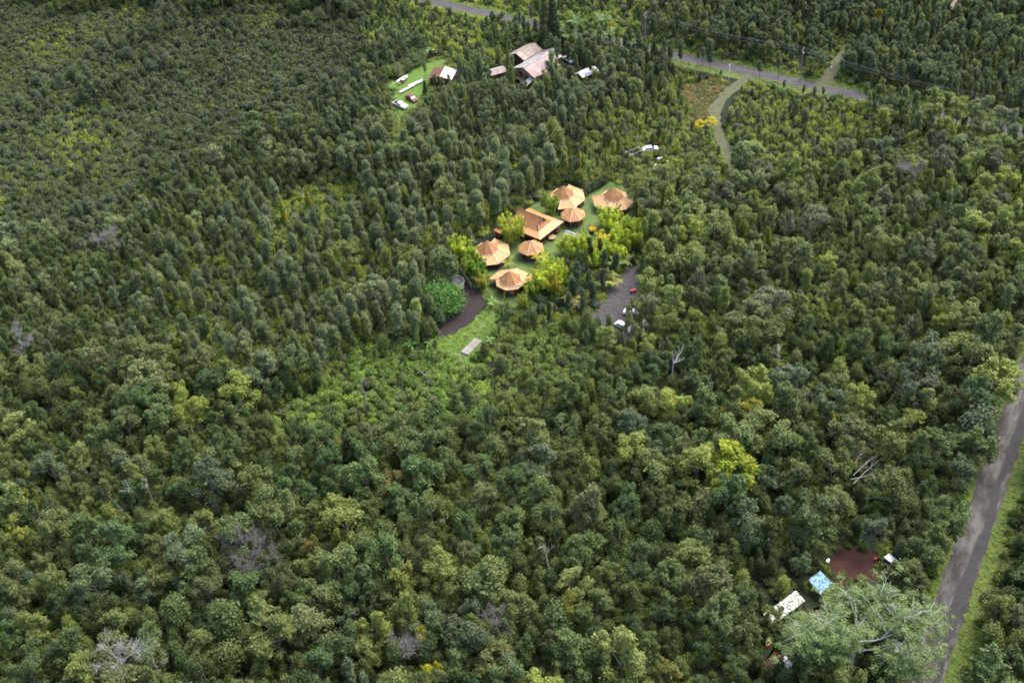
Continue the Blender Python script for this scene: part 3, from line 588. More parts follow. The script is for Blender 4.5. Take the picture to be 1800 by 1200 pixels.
gable('white_shed', 'low shed with bright white roof right of the farmhouse, half hidden by trees', 'shed', at(1032, 124, 2.2), yaw((1020, 129), (1043, 119)), 5.5, 2.8, 1.8, 2.3, WHITEP, WHITEP, WALLBR)
gable('far_house', 'tan house roof peeping out of the forest at the top right edge', 'house', at(1669, 1, 4), 0.5, 6, 5, 3, 4.2, TINTAN, TINTAN, WALLBR)
gable('white_pump_hut', 'small white hut in the scrub under trees below the farmhouse', 'hut', at(920, 164, 1.8), .4, 3, 2.4, 1.7, 2.2, WHITEP, WHITEP, GREYWOOD)
# scrub clearing behind the compound: tent, frames, boxes
t = thing('a_frame_tent', 'blue-grey A-frame tarp tent with pale ridge among thin trees', 'tent', (*at(1150, 302), 0), yaw((1143, 304), (1150, 293)))
MB().slab([(-1.3, -1.0, .1), (1.3, -1.0, .1), (1.3, 0, 1.7), (-1.3, 0, 1.7)], .03).slab([(-1.3, 1.0, .1), (1.3, 1.0, .1), (1.3, 0, 1.7), (-1.3, 0, 1.7)], .03).build('tent_fabric', mat('blue_grey_tarp', (.25, .29, .35), .7, .15, 1), t)
MB().tube([(-1.4, 0, 1.74), (1.4, 0, 1.74)], .07, 6).build('ridge_pole', WHITEP, t)
for s in (-1.3, 1.3): MB().tube([(s, 0, 0), (s, 0, 1.7)], .05, 5).build('pole', DARKWOOD, t)
t = thing('pipe_frame', 'bare white pipe frame left of the small white car in the scrub', 'frame', (*at(1116, 274), 0), .5)
for x in (-1.8, 0, 1.8):
    for y in (-1, 1): MB().tube([(x, y, 0), (x, y, 1.6)], .045, 5).build('upright', WHITEP, t)
for y in (-1, 1): MB().tube([(-2.6, y, 1.6), (2.6, y, 1.6)], .05, 5).build('rail', WHITEP, t)
for x in (-1.8, 1.8): MB().tube([(x, -1.2, 1.6), (x, 1.2, 1.6)], .05, 5).build('crossbar', WHITEP, t)
t = thing('rusty_frame', 'rusty red metal rack standing behind the small white car', 'rack', (*at(1153, 260), 0), .1)
for x in (-1.4, 1.4):
    for y in (-.5, .5): MB().tube([(x, y, 0), (x, y, 1.7)], .05, 5).build('upright', TINRUST, t)
for y in (-.5, .5): MB().tube([(-1.4, y, 1.7), (1.4, y, 1.7)], .05, 5).build('rail', TINRUST, t)
def crate_box(name, label, cat, px, py, dims, m, lidm, rz=0):
    t = thing(name, label, cat, (*at(px, py), 0), rz); dx, dy, dz = dims
    MB().box((0, 0, dz / 2), (dx, dy, dz)).build('box_body', m, t); MB().box((0, 0, dz + .04), (dx * 1.06, dy * 1.06, .08)).build('lid', lidm, t)
    MB().box((0, -dy / 2 - .03, dz * .6), (dx * .3, .05, .06)).build('handle', STEEL, t)
crate_box('cooler_box', 'white chest with pale lid among thin trees near the blue-grey tent', 'cooler', 1160, 282, (1.4, .7, .7), WHITEP, WHITEP, .2)
crate_box('cooler_box', 'small white chest on the sandy patch right of the larger chest', 'cooler', 1173, 286, (.7, .5, .5), WHITEP, WHITEP, .7)

# ------------------------------------------------------------------ roadside camp, lower right
def slant_roof(name, label, cat, corners, hs, m, posts, trim=None, strips=1):
    P_ = [Vector((*at(px, py, h), h)) for (px, py), h in zip(corners, hs)]; c = sum(P_, Vector()) / len(P_); c.z = 0
    t = thing(name, label, cat, c); q = [p - c for p in P_]
    for k in range(strips):
        a, b = k / strips, (k + 1) / strips - .006
        MB().slab([q[0].lerp(q[1], a), q[0].lerp(q[1], b), q[3].lerp(q[2], b), q[3].lerp(q[2], a)], .04).build('roof_sheet' if strips > 1 else 'tarp_sheet', m, t)
    for p in q: MB().tube([(p.x * .95, p.y * .95, 0), (p.x * .95, p.y * .95, p.z - .05)], .06, 5).build('post', posts, t)
    for i in range(4): MB().tube([q[i] - Vector((0, 0, .08)), q[(i + 1) % 4] - Vector((0, 0, .08))], .04, 4).build('roof_beam', posts, t)
    return t
slant_roof('blue_tarp_shelter', 'blue tarp shelter covered in leaf litter beside the red dirt clearing', 'tarp shelter', [(1421, 1018), (1442, 1003), (1464, 1024), (1442, 1044)], (2.2, 2.6, 2.5, 2.1), BLUETARP, DARKWOOD)
slant_roof('white_roof_shelter', 'long white sheet roof stained with leaves, partly under branches, at the camp', 'shelter', [(1342, 1079), (1399, 1037), (1416, 1055), (1358, 1098)], (2.3, 2.6, 2.4, 2.1), MOULDWHITE, DARKWOOD, strips=7)
crate_box('cooler_box', 'white and red cooler at the left edge of the red dirt clearing', 'cooler', 1455, 988, (.8, .5, .6), RED, WHITEP, .9)
t = thing('fuel_can', 'red fuel can at the right side of the red dirt clearing', 'fuel can', (*at(1539, 984), 0), .4)
MB().box((0, 0, .3), (.55, .35, .6)).build('can_body', RED, t); MB().tube([(-.15, 0, .6), (-.15, 0, .75), (.15, 0, .75), (.15, 0, .6)], .035, 5).build('handle', RED, t); MB().tube([(.22, 0, .58), (.34, 0, .74)], .04, 5).build('spout', ORANGE, t)
t = thing('oil_barrel', 'deep blue barrel beside the shaded white pickup at the camp', 'barrel', (*at(1356, 1190), 0)); MB().lathe([(.42, 0), (.45, .1), (.45, .6), (.47, .62), (.45, .64), (.45, 1.1), (.42, 1.15)], 16).build('barrel_body', BLUE, t); MB().lathe([(.38, 1.13), (.38, 1.17)], 16).build('lid', BLUE, t)
t = thing('folding_panel', 'pale sheet of board leaning on the ground below the white shelter', 'board', (*at(1394, 1097), 0), .8); MB().box((0, 0, .5), (1.1, .06, 1.7), tilt=(1.0, 0, 0)).build('panel', GREYCANVAS, t); MB().box((0, .5, .25), (.06, .06, .6)).build('prop', DARKWOOD, t)
crate_box('plastic_crate', 'orange plastic crate in the shade left of the camp dirt', 'crate', 1349, 1134, (.7, .5, .4), ORANGE, ORANGE, .3)
t = thing('canoe', 'orange-red canoe upside down on racks beside the gravel parking', 'canoe', (*at(1113, 514), 0), yaw((1106, 515), (1120, 511))); t.scale = (.42, .7, .8)
vs = []; fs = []
for i in range(9):
    s = i / 8 * 2 - 1; hw = .45 * math.sqrt(max(0.001, 1 - s * s)) + .02; zz = .9 - .12 * s * s
    for j in range(6): a = PI * j / 5; vs.append((s * 2.3, hw * math.cos(a), zz + .38 * math.sin(a) * math.sqrt(max(.01, 1 - s ** 4))))
for i in range(8): fs += [(i * 6 + j, i * 6 + j + 1, (i + 1) * 6 + j + 1, (i + 1) * 6 + j) for j in range(5)]
MB().add(vs, fs).build('hull', RED, t); MB().tube([(-2.3, 0, .8), (0, 0, 1.3), (2.3, 0, .8)], .03, 4).build('keel', ORANGE, t)
for s in (-1.2, 1.2): MB().box((s, 0, .42), (.1, 1.0, .84)).build('rack', DARKWOOD, t)

# ------------------------------------------------------------------ utility poles and wires
PT = {}
def utility_pole(px, py_top, h, label):
    x, y = at(px, py_top, h); t = thing('utility_pole', label, 'utility pole', (x, y, 0), math.atan2(UD.y, UD.x), 'poles along the upper road')
    MB().tube([(0, 0, -.3), (0, 0, h)], [.14, .10], 8).build('pole', MASTMAT, t); MB().box((0, 0, h - .5), (.10, 2.2, .10)).build('crossarm', MASTMAT, t)
    for s in (-1.05, -.35, .35, 1.05): MB().lathe([(.05, 0), (.07, .1), (.03, .2)], 6, (0, s, h - .43)).build('insulator', STEEL, t)
    MB().lathe([(.17, 0), (.17, .6)], 10, (.25, 0, h - 2.0)).build('transformer', STEEL, t)
    PT[px] = [Vector((x, y, h - .25)) + Vector((-UD.y, UD.x, 0)) * s for s in (-1.05, 0.35, 1.05)]
utility_pole(1134, 22, 11, 'utility pole with crossarm rising above lime scrub at the top, left of the roadside pole')
utility_pole(1412, 84, 11, 'utility pole with crossarm standing by the middle of the upper road')
utility_pole(1735, 168, 11, 'utility pole with pale top rising out of the trees at the upper right')
ks = sorted(PT); first = PT[ks[0]]; dlt = [b - a for a, b in zip(PT[ks[0]], PT[ks[1]])]
spans = [(PT[ks[0]], PT[ks[1]]), (PT[ks[1]], PT[ks[2]])]
for n_, (A_, B_) in enumerate(spans):
    m = MB()
    for a, b in zip(A_, B_): m.tube([a.lerp(b, i / 12) - Vector((0, 0, 1.4 * 4 * (i / 12) * (1 - i / 12))) for i in range(13)], .014, 4)
    tag(m.build('power_line', PALEWOOD), ('thin power wires between the roadside pole and the pole at its left', 'thin power wires between the roadside pole and the pale-topped pole')[n_], 'power line')
t = thing('marker_post', 'white marker post with a small sign at the mouth of the curved driveway', 'post', (*at(1281.5, 139), 0)); MB().tube([(0, 0, -.2), (0, 0, 4.6)], .09, 6).build('post', WHITEP, t); MB().box((0, 0, 4.5), (.5, .06, .5)).build('sign_plate', WHITEP, t)
t = thing('marker_post', 'low white post at the corner of the grassy track', 'post', (*at(1461, 123), 0)); MB().tube([(0, 0, 0), (0, 0, 1.0)], .14, 6).build('post', WHITEP, t); MB().box((0, 0, 1.05), (.4, .4, .1)).build('cap', WHITEP, t)

# ------------------------------------------------------------------ plant models
BROAD = [form_broad(100 + i, ht=8.4 + 0.25 * (i % 4), hb=2.7 + .3 * (i % 3)) for i in range(10)]
SLEND = [form_slender(200 + i, Rm=1.0 + .12 * (i % 4), ht=9 + .3 * (i % 3)) for i in range(8)]
SLEND += [form_slender(260 + i, Rm=.78 + .08 * (i % 3), hb=4.4 + .3 * (i % 2), ht=9.2, cover=.62, body=.35) for i in range(4)]
UNDER = [form_dome(300 + i, 1.75 + .1 * (i % 3), 1.6, 6.0 + .25 * (i % 4), .135, 1.05, 30) for i in range(8)]
SHRUB = [form_dome(400 + i, 1.3, .3, 1.9, .155, 1.05, 18) for i in range(5)]
FERN = [form_fern(500 + i) for i in range(5)]
BARE = [form_bare(600 + i) for i in range(3)]
def full(name, forms): return [mesh_from(name, *fm[0], [LEAF, BARK], fm[1]) for fm in forms]
def crowns(name, forms): return [mesh_from(name, *fm[0], [LEAF]) for fm in forms]
def trunks(name, forms): return [fm[1].mesh(name, BARK) for fm in forms]
M_BROAD, M_SLEND, M_UNDER, M_SHRUB = full('broad_form', BROAD), full('slender_form', SLEND), full('under_form', UNDER), full('shrub_form', SHRUB)
M_FERN = [mesh_from('fern_form', *fm, [FROND]) for fm in FERN]
CR_B, TR_B = crowns('crown', BROAD), trunks('trunk', BROAD); CR_S, TR_S = crowns('crown', SLEND), trunks('trunk', SLEND)
CR_U, TR_U = crowns('crown', UNDER), trunks('trunk', UNDER)

def scatter(name, label, meshes, P):
    """one 'stuff' object: instances of the plant forms on points. P: list of (x, y, z, form, sx, sz, rot, tiltx, tilty, tint)"""
    col = bpy.data.collections.new(name + '_forms')
    for i, me in enumerate(meshes):
        s = bpy.data.objects.new('%s_form_%02d' % (name, i), me); col.objects.link(s)
    n = len(P); me = bpy.data.meshes.new(name); me.vertices.add(n)
    me.vertices.foreach_set('co', np.array([p[:3] for p in P], np.float32).ravel())
    a = me.attributes.new('form', 'INT', 'POINT'); a.data.foreach_set('value', np.array([p[3] for p in P], np.int32))
    a = me.attributes.new('scl', 'FLOAT_VECTOR', 'POINT'); a.data.foreach_set('vector', np.array([(p[4] * q, p[4] / q, p[5]) for p, q in zip(P, RNG.uniform(.86, 1.16, len(P)))], np.float32).ravel())
    a = me.attributes.new('rot', 'FLOAT_VECTOR', 'POINT'); a.data.foreach_set('vector', np.array([(p[7], p[8], p[6]) for p in P], np.float32).ravel())
    a = me.attributes.new('tint', 'FLOAT_VECTOR', 'POINT'); a.data.foreach_set('vector', np.array([p[9] for p in P], np.float32).ravel())
    o = bpy.data.objects.new(name, me); C.objects.link(o); o['kind'] = 'stuff'; o['label'] = label
    g = bpy.data.node_groups.new(name, 'GeometryNodeTree')
    g.interface.new_socket('Geometry', in_out='INPUT', socket_type='NodeSocketGeometry'); g.interface.new_socket('Geometry', in_out='OUTPUT', socket_type='NodeSocketGeometry')
    N, L = g.nodes, g.links; gi, go = N.new('NodeGroupInput'), N.new('NodeGroupOutput')
    ci = N.new('GeometryNodeCollectionInfo'); ci.inputs['Collection'].default_value = col; ci.inputs['Separate Children'].default_value = True; ci.inputs['Reset Children'].default_value = True
    ip = N.new('GeometryNodeInstanceOnPoints'); ip.inputs['Pick Instance'].default_value = True
    def at_(nm, ty):
        x = N.new('GeometryNodeInputNamedAttribute'); x.data_type = ty; x.inputs['Name'].default_value = nm
        return [s for s in x.outputs if s.enabled and s.name == 'Attribute'][0]
    L.new(gi.outputs[0], ip.inputs['Points']); L.new(ci.outputs[0], ip.inputs['Instance']); L.new(at_('form', 'INT'), ip.inputs['Instance Index'])
    er = N.new('FunctionNodeEulerToRotation'); L.new(at_('rot', 'FLOAT_VECTOR'), er.inputs[0]); L.new(er.outputs[0], ip.inputs['Rotation'])
    L.new(at_('scl', 'FLOAT_VECTOR'), ip.inputs['Scale']); L.new(ip.outputs[0], go.inputs[0])
    md = o.modifiers.new('scatter', 'NODES'); md.node_group = g
    return o

# ------------------------------------------------------------------ planted and single plants
HAND = [(*at(1143, 265), 2.6), (*at(1116, 274), 2.2), (*at(1150, 302), 1.6), (*at(1160, 282), 1.2), (*at(1173, 286), 1.0), (*at(1153, 260), 1.4)]                                             # (x, y, radius) kept free of forest trees
def at_c(px, py, z): return at(px, py, z)
def seat(x, y, r): HAND.append((x, y, r))
def tree_obj(name, label, cat, x, y, cm, tm, s, sz, tint, rz=None, group=None, tilt=(0, 0)):
    t = thing(name, label, cat, (x, y, 0), RNG.uniform(0, 6.28) if rz is None else rz, group); an = RNG.uniform(.86, 1.16); t.scale = (s * an, s / an, sz); t.rotation_euler = (tilt[0], tilt[1], t.rotation_euler.z)
    c = put('crown', cm, t); c['tint'] = [float(v) for v in tint]
    if tm is not None: put('trunk', tm, t)
    return t
LIME, YEL, GOLD = (.31, .43, .045), (.42, .51, .05), (.54, .52, .045)
def form_bamboo(seed, Rm, ht, n):
    rng = np.random.default_rng(seed); cl = []; cu = MB()
    for i in range(n):
        a = rng.uniform(0, 6.28); q = Rm * math.sqrt(rng.uniform(0, .6)); o = 1 + .5 * rng.uniform(); h = ht * rng.uniform(.6, 1)
        b = np.array([q * .5 * math.cos(a), q * .5 * math.sin(a), 0]); e = np.array([q * o * math.cos(a), q * o * math.sin(a), h])
        cu.tube([b, b * .6 + e * .4 + np.array([0, 0, .2 * h]) * .5, e], [.05, .04, .015], 4)
        for k in range(5):
            t = .3 + .7 * (k + .5) / 5; r_ = Rm * rng.uniform(.16, .28) * (1.15 - .55 * t); p = b * (1 - t) + e * t + rng.normal(size=3) * .12 + np.array([0, 0, .15])
            cl.append((p, (r_, r_, r_ * rng.uniform(1.2, 1.9))))
    return leafcloud(cl, .15, 1.15, rng, elong=.3, flat=0), cu
BAM = [form_bamboo(700 + i, 1.6, 4.6, 11) for i in range(4)] + [form_bamboo(710 + i, .75, 6.2, 5) for i in range(2)]
BAM_C = [mesh_from('foliage', *b[0], [LEAF]) for b in BAM]; CULM = mat('bamboo_culm', (.30, .27, .08), .6, .2, 2); BAM_T = [b[1].mesh('culms', CULM) for b in BAM]
def bamboo(px, py, s, sz, tint, label, f=None, zc=2.2):
    x, y = at(px, py, zc * sz); f = int(RNG.integers(0, 4)) if f is None else f
    t = thing('bamboo_clump', label, 'bamboo', (x, y, 0), RNG.uniform(0, 6.28), 'yellow-green bamboo around the lawn'); s *= 1.42; sz *= 1.35; t.scale = (s, s, sz)
    c = put('foliage', BAM_C[f], t); c['tint'] = list(tint); put('culms', BAM_T[f], t); seat(x, y, s * 1.2)
for a in [
    (797, 438, 1.1, 1.0, LIME, 'bright bamboo clump at the upper left end of the hedge left of the second yurt'),
    (811, 446, 1.2, 1.0, YEL, 'yellow bamboo clump, second from the upper end of the hedge by the second yurt'),
    (826, 452, 1.1, 1.05, LIME, 'bamboo clump touching the left eave of the yurt behind the hedge'),
    (829, 470, 1.15, .95, (.17, .27, .025), 'greener bamboo clump in the hedge directly above the fence'),
    (843, 481, 1.2, 1.0, (.13, .26, .02), 'deep green bamboo clump below the second yurt, behind the fence'),
    (850, 497, .9, .75, (.24, .26, .03), 'low bamboo clump at the lower end of the hedge beside the cinder pad'),
    (888, 400, 1.0, 1.0, YEL, 'yellow bamboo clump between the tiny shed and the hall'),
    (902, 412, 1.35, 1.15, (.24, .29, .03), 'tall bamboo clump covering the left corner of the hall roof'),
    (910, 402, .9, .9, YEL, 'yellow bamboo top against the hall roof, right of the tall clump'),
    (966, 364, 1.35, 1.0, (.18, .27, .035), 'bamboo clump behind the hall, left of the farthest yurt'),
    (856, 386, .8, 1.1, (.34, .36, .02), 'single slim yellow bamboo standing in the forest edge left of the hall', 4),
    (995, 301, .75, 1.05, (.42, .38, .02), 'slim golden bamboo behind the farthest yurt, the left one', 4),
    (1022, 303, .8, 1.0, (.38, .36, .03), 'slim golden bamboo behind the farthest yurt, the right one', 5),
    (1064, 384, 1.15, .95, LIME, 'lime bamboo clump in front of the right-hand yurt'),
    (1074, 395, 1.0, 1.0, YEL, 'yellow bamboo clump below the right-hand yurt, beside the lawn'),
    (1083, 387, .8, 1.0, (.2, .28, .03), 'green bamboo clump at the right edge of the right-hand yurt'),
    (1106, 403, 1.1, 1.15, LIME, 'tall lime bamboo clump right of the potted yellow plant'),
    (1095, 412, 1.2, 1.0, YEL, 'yellow bamboo clump between the potted plant and the parking'),
    (1127, 390, .7, 1.1, (.33, .32, .02), 'narrow olive-gold bamboo at the right end of the bamboo row', 5),
    (1064, 424, 1.0, .85, GOLD, 'golden shrubby bamboo beside the stone bench'),
    (1080, 432, 1.25, 1.1, LIME, 'large lime bamboo clump below the stone bench'),
    (1100, 434, 1.1, 1.0, (.2, .28, .025), 'green bamboo clump nearest the upper end of the gravel parking'),
    (992, 432, .95, .9, YEL, 'yellow bamboo clump in front of the canvas canopy'),
    (1003, 441, 1.15, .95, LIME, 'lime bamboo clump below the canvas canopy'),
    (1017, 432, .9, 1.05, YEL, 'tall yellow bamboo clump right of the canvas canopy'),
    (1025, 409, .35, .9, YEL, 'thin yellow bamboo spike standing on the lawn in front of the canopy', 5),
    (1041, 442, .8, .95, GOLD, 'golden bamboo clump among dark slender trees above the parking'),
    (1047, 462, .8, .8, LIME, 'lime bamboo clump low among the dark slender trees'),
    (951, 491, .95, .95, (.32, .34, .03), 'bamboo clump touching the right wing of the front yurt'),
    (957, 498, 1.3, 1.05, YEL, 'biggest yellow bamboo clump in the group right of the front yurt'),
    (968, 480, 1.1, 1.2, LIME, 'tall lime bamboo clump at the back of the group right of the front yurt'),
    (985, 487, .9, 1.1, YEL, 'leaning yellow bamboo clump at the right end of the front yurt group'),
    (975, 507, 1.0, .9, (.36, .34, .03), 'pale yellow bamboo clump at the lower right of the front yurt group'),
    (936, 508, .9, .8, LIME, 'low lime bamboo clump in front of the front yurt'),
    (918, 534, .7, .75, (.22, .28, .03), 'small lime bamboo clump below the front yurt by dark thin trees'),
    (888, 541, .35, .8, LIME, 'thin lime bamboo spike in front of the front yurt wall', 5),
    (1117, 424, 1.0, 1.0, LIME, 'lime bamboo clump right of the upper end of the gravel parking'),
    (1131, 410, .9, 1.1, (.26, .36, .04), 'green bamboo clump at the far right of the compound'),
    (1089, 452, 1.0, .9, YEL, 'yellow bamboo clump directly above the drooping palms'),
    (1060, 448, 1.0, 1.0, LIME, 'lime bamboo clump between the slender dark trees and the palms'),
    (1031, 432, .8, 1.0, LIME, 'lime bamboo clump between canvas canopy and stone bench'),
]: bamboo(*a)
# areca and coconut palms, tree ferns, bananas
def frond_mb(L, wid, droop, n=10, lift=.9):
    m = MB(); pts = []
    for i in range(n + 1):
        s = i / n; pts.append(Vector((L * s * (1 - .12 * s), 0, L * (lift * s - droop * s * s))))
    m.tube(pts, [.035 * (1 - .8 * i / n) + .006 for i in range(n + 1)], 3)
    for i in range(1, n):
        ww = wid * math.sin(PI * (i / n) ** .7) + .05; st = L / n
        for s in (-1, 1):
            b = pts[i]; tip = b + Vector((st * 1.1, s * ww, -.25 * ww)); m.add([b, b + Vector((st * .85, 0, 0)), tip + Vector((st * .3, 0, 0)), tip], [(0, 1, 2, 3)])
    return m
def frond_mesh(L, wid, droop, lift=.9):
    m = frond_mb(L, wid, droop, 10, lift); me = m.mesh('frond', FROND); a = me.attributes.new('shade', 'FLOAT', 'FACE'); a.data.foreach_set('value', RNG.uniform(.2, .9, len(me.polygons)).astype(np.float32)); return me
FR_P = [frond_mesh(2.6, .55, .75), frond_mesh(2.4, .5, 1.0, .8), frond_mesh(2.7, .5, .45, .9)]
FR_F = [frond_mesh(1.9, .45, .65, .45), frond_mesh(1.7, .4, .5, .35)]
def leaf_blade(L, wd, droop):
    m = MB(); n = 6; vs = []
    for i in range(n + 1):
        s = i / n; x = L * s; z = L * (.75 * s - droop * s * s); ww = wd * (math.sin(PI * min(1, s * .9 + .06)) ** .6); vs += [(x, -ww, z + .08 * ww), (x, 0, z - .05), (x, ww, z + .08 * ww)]
    m.add(vs, [(3 * i + j, 3 * i + j + 1, 3 * i + j + 4, 3 * i + j + 3) for i in range(n) for j in (0, 1)]); me = m.mesh('leaf', FROND)
    a = me.attributes.new('shade', 'FLOAT', 'FACE'); a.data.foreach_set('value', RNG.uniform(.3, .8, len(me.polygons)).astype(np.float32)); return me
LF_B = [leaf_blade(2.0, .32, .75), leaf_blade(1.7, .28, .45)]
def rosette(name, label, cat, px, py, h, meshes, n, s, tint, group, part, trunk_r=.12, m=BARK):
    x, y = at(px, py, h); t = thing(name, label, cat, (x, y, 0), RNG.uniform(0, 6), group); seat(x, y, 1.3 * s)
    lean = RNG.normal(size=2) * .06 * h; MB().tube([(0, 0, -.2), (lean[0] * .3, lean[1] * .3, h * .5), (lean[0], lean[1], h)], [trunk_r * 1.2, trunk_r, trunk_r * .8], 7).build('trunk', m, t)
    for k in range(n):
        o = put(part, meshes[k % len(meshes)], t, (lean[0], lean[1], h - .05)); o['tint'] = list(tint); o.scale = (s, s, s)
        o.rotation_euler = (RNG.normal() * .15, RNG.normal() * .22, 2 * PI * k / n + RNG.normal() * .2)
PG = (.10, .17, .05)
for px, py, s, tint, lb in [(894, 462, .9, (.2, .25, .04), 'young fan of palm fronds on the lawn right of the second yurt'), (950, 452, 1.0, (.34, .33, .03), 'yellow areca palm at the right side of the near small pavilion'),
    (1083, 465, 1.1, (.16, .24, .04), 'arching palm at the shaded upper left edge of the gravel parking'), (1096, 461, 1.1, (.12, .17, .05), 'palm with long drooping fronds overhanging the parking'),
    (1070, 480, 1.0, (.2, .25, .05), 'palm low at the left kerb of the gravel parking'), (1077, 495, 1.0, (.22, .22, .05), 'yellowing palm on the left kerb of the gravel parking'),
    (1016, 536, .9, (.17, .17, .08), 'greyish palm among thin trees at the lower end of the parking'), (1004, 525, .9, (.3, .28, .04), 'yellowish palm in dark undergrowth right of the front bamboo group'), (1058, 498, .9, (.12, .2, .04), 'dark green palm behind the yellowing kerb palm')]:
    rosette('areca_palm', lb, 'palm', px, py, 1.9, FR_P, 9, s, tint, 'palms round the compound', 'frond', .1)
for px, py, h, s, lb in [(1015, 36, 8, 1.35, 'coconut palm beside the great dark conifer, left of the pair at the top'), (1060, 34, 8, 1.4, 'coconut palm right of the pair at the top'), (1003, 62, 5, 1.3, 'broad palm at the foot of the great dark conifer'), (1022, 72, 4.5, 1.3, 'palm with pale fronds right of the farmhouse roof'),
    (1035, 68, 5, 1.3, 'palm right of the pale fronded palm behind the farmhouse'), (1072, 60, 5, 1.2, 'palm at the right end of the farmhouse palm group'), (1021, 92, 3, 1.2, 'low palm right of the farmhouse beside the white car'), (1011, 88, 3, 1.1, 'low bright palm touching the right end of the farmhouse roof')]:
    rosette('coconut_palm', lb, 'palm', px, py, h, FR_P, 14, s, PG, 'palms behind the farmhouse', 'frond', .14)
for px, py, s, lb in [(865, 531, .8, 'young banana plant at the top of the bright meadow'), (862, 597, .7, 'small banana plant beside the plank deck'), (744, 584, 1.0, 'banana plant at the lower left tip of the cinder pad'), (722, 606, 1.0, 'banana plant in the scrub left of the meadow'),
    (757, 603, .9, 'banana plant between cinder pad and meadow scrub'), (842, 112, 1.1, 'banana plant beside the tin shed on the farm'), (852, 121, 1.0, 'banana plant just left of the tin shed'), (693, 150, 1.1, 'banana plant left of the white boat'), (755, 90, 1.1, 'banana plant at the end of the rounded hedge on the upper lawn'), (880, 142, .9, 'banana plant below the tin shed'), (675, 222, 1.1, 'banana plant at the lower end of the upper lawn track')]:
    rosette('banana_plant', lb, 'banana plant', px, py, 1.6, LF_B, 8, s, (.13, .24, .06), 'banana plants', 'leaf', .12, mat('banana_stem', (.2, .24, .1), .8, .2, 2))
# potted yellow plant on the lawn
t = thing('planter', 'round black planter pot standing alone on the lawn', 'planter', (*at(1039, 409), 0)); MB().lathe([(.7, 0), (.85, .75), (.9, .8), (.78, .8), (.74, .66)], 20).build('pot', TARPBLK, t)
x, y = at(1042, 403, 1.3); fm = leafcloud([((math.cos(i) * .5, math.sin(i) * .5, .1 + .15 * (i % 3)), (.4, .4, .4)) for i in range(7)], .15, 1.2, np.random.default_rng(5))
t = thing('yellow_shrub', 'golden yellow shrub growing in the black pot on the lawn', 'shrub', (x, y, 1.15)); c = put('foliage', mesh_from('foliage', *fm, [LEAF]), t); c['tint'] = [.72, .50, .02]; MB().tube([(0, 0, -.6), (0, 0, .3)], .06, 5).build('stem', BARK, t)
# single trees that stand out
def single(name, label, cat, px, py, zc, forms, s, sz, tint, seed_i=0, leaf=LEAF, r=None, group=None):
    x, y = at(px, py, zc); fm = forms[seed_i % len(forms)]
    tree_obj(name, label, cat, x, y, fm[0], fm[1], s, sz, tint, group=group); seat(x, y, r or 2.2 * s)
BP = list(zip(CR_B, TR_B)); SP_ = list(zip(CR_S, TR_S)); UP = list(zip(CR_U, TR_U))
DOME = [form_dome(800 + i, 3.4, 1.4, 6.2, .16, 1.2, 90) for i in range(2)]; DP = list(zip(crowns('crown', DOME), trunks('trunk', DOME)))
SPECIAL = []
def special(label, px, py, s, sz, tint, i, forms=None, name='forest_tree', zc=6.5):
    single(name, label, 'tree', px, py, zc * sz, forms or BP, s, sz, tint, i, r=2.7 * s); SPECIAL.append((label, px, py, .5 * s * 3 * F / 230))
single('mango_tree', 'dense bright green round tree left of the black-covered water tank', 'tree', 769, 525, 3.4, DP, 1.8, 1.15, (.05, .135, .018), 0, r=4.5)
single('round_shrub', 'round pale olive shrub below the bright green tree, edge of the cinder pad', 'shrub', 748, 553, 1.4, DP, .75, .5, (.10, .125, .03), 1, r=2)
for i, (px, py, s, tint, lb) in enumerate([(698, 123, .8, (.13, .17, .07), 'rounded clipped shrub nearest the white boat on the upper lawn edge'), (712, 113, .8, (.11, .15, .05), 'rounded clipped shrub second from the boat along the lawn edge'), (726, 104, .75, (.12, .18, .08), 'rounded clipped shrub third from the boat along the lawn edge'), (739, 97, .75, (.13, .19, .06), 'rounded clipped shrub farthest from the boat along the lawn edge'), (683, 125, .7, (.12, .17, .04), 'rounded shrub left of the boat, behind the banana plant')]):
    single('round_shrub', lb, 'shrub', px, py, 2.0, DP, s, .62, tint, i, r=2.4, group='rounded shrubs beside the upper lawn')
special('large bright lime tree, brightest and biggest crown of the right foreground', 1291, 815, 1.95, 1.35, (.25, .31, .028), 0)
special('pale lime tree with lobed crown in the right middle distance', 1512, 695, 1.25, 1.1, (.21, .26, .06), 1)
special('yellowest round little tree at the bottom edge of the forest', 764, 1188, .85, .9, (.34, .34, .015), 2)
special('big light olive tree with pale dead twigs at the bottom edge', 862, 1165, 1.5, 1.1, (.135, .155, .045), 3)
special('tall light green tree with one bare grey branch near the bottom edge', 660, 1102, 1.25, 1.1, (.155, .19, .04), 4)
special('mottled yellow tree right of the grey dead crown near the bottom', 738, 1120, .75, 1.0, (.26, .25, .035), 5)
special('olive-yellow tree just above the bright lime tree', 1322, 720, 1.1, 1.0, (.19, .20, .025), 6)
special('pale green tree touching the upper left of the olive-yellow tree', 1292, 696, .85, 1.05, (.16, .20, .06), 7)
special('yellowish tree spilling over fallen bare branches right of the lime tree', 1484, 808, .9, .95, (.18, .18, .03), 8)
special('tiny bright pale-green tree left below the pale lime tree', 1467, 737, .42, .9, (.22, .26, .05), 2)
special('small bright green round tree above the pale lime tree, left', 1479, 609, .42, .95, (.17, .25, .05), 1)
special('pale yellow-green tree standing by the pale lime tree, upper right', 1652, 540, .7, 1.0, (.18, .23, .045), 3)
special('light green tree at the road edge below the pale lime tree', 1727, 705, .85, 1.05, (.135, .165, .06), 4)
special('bright olive broad tree two crowns left of the right road', 1603, 740, 1.25, 1.0, (.14, .17, .03), 5)
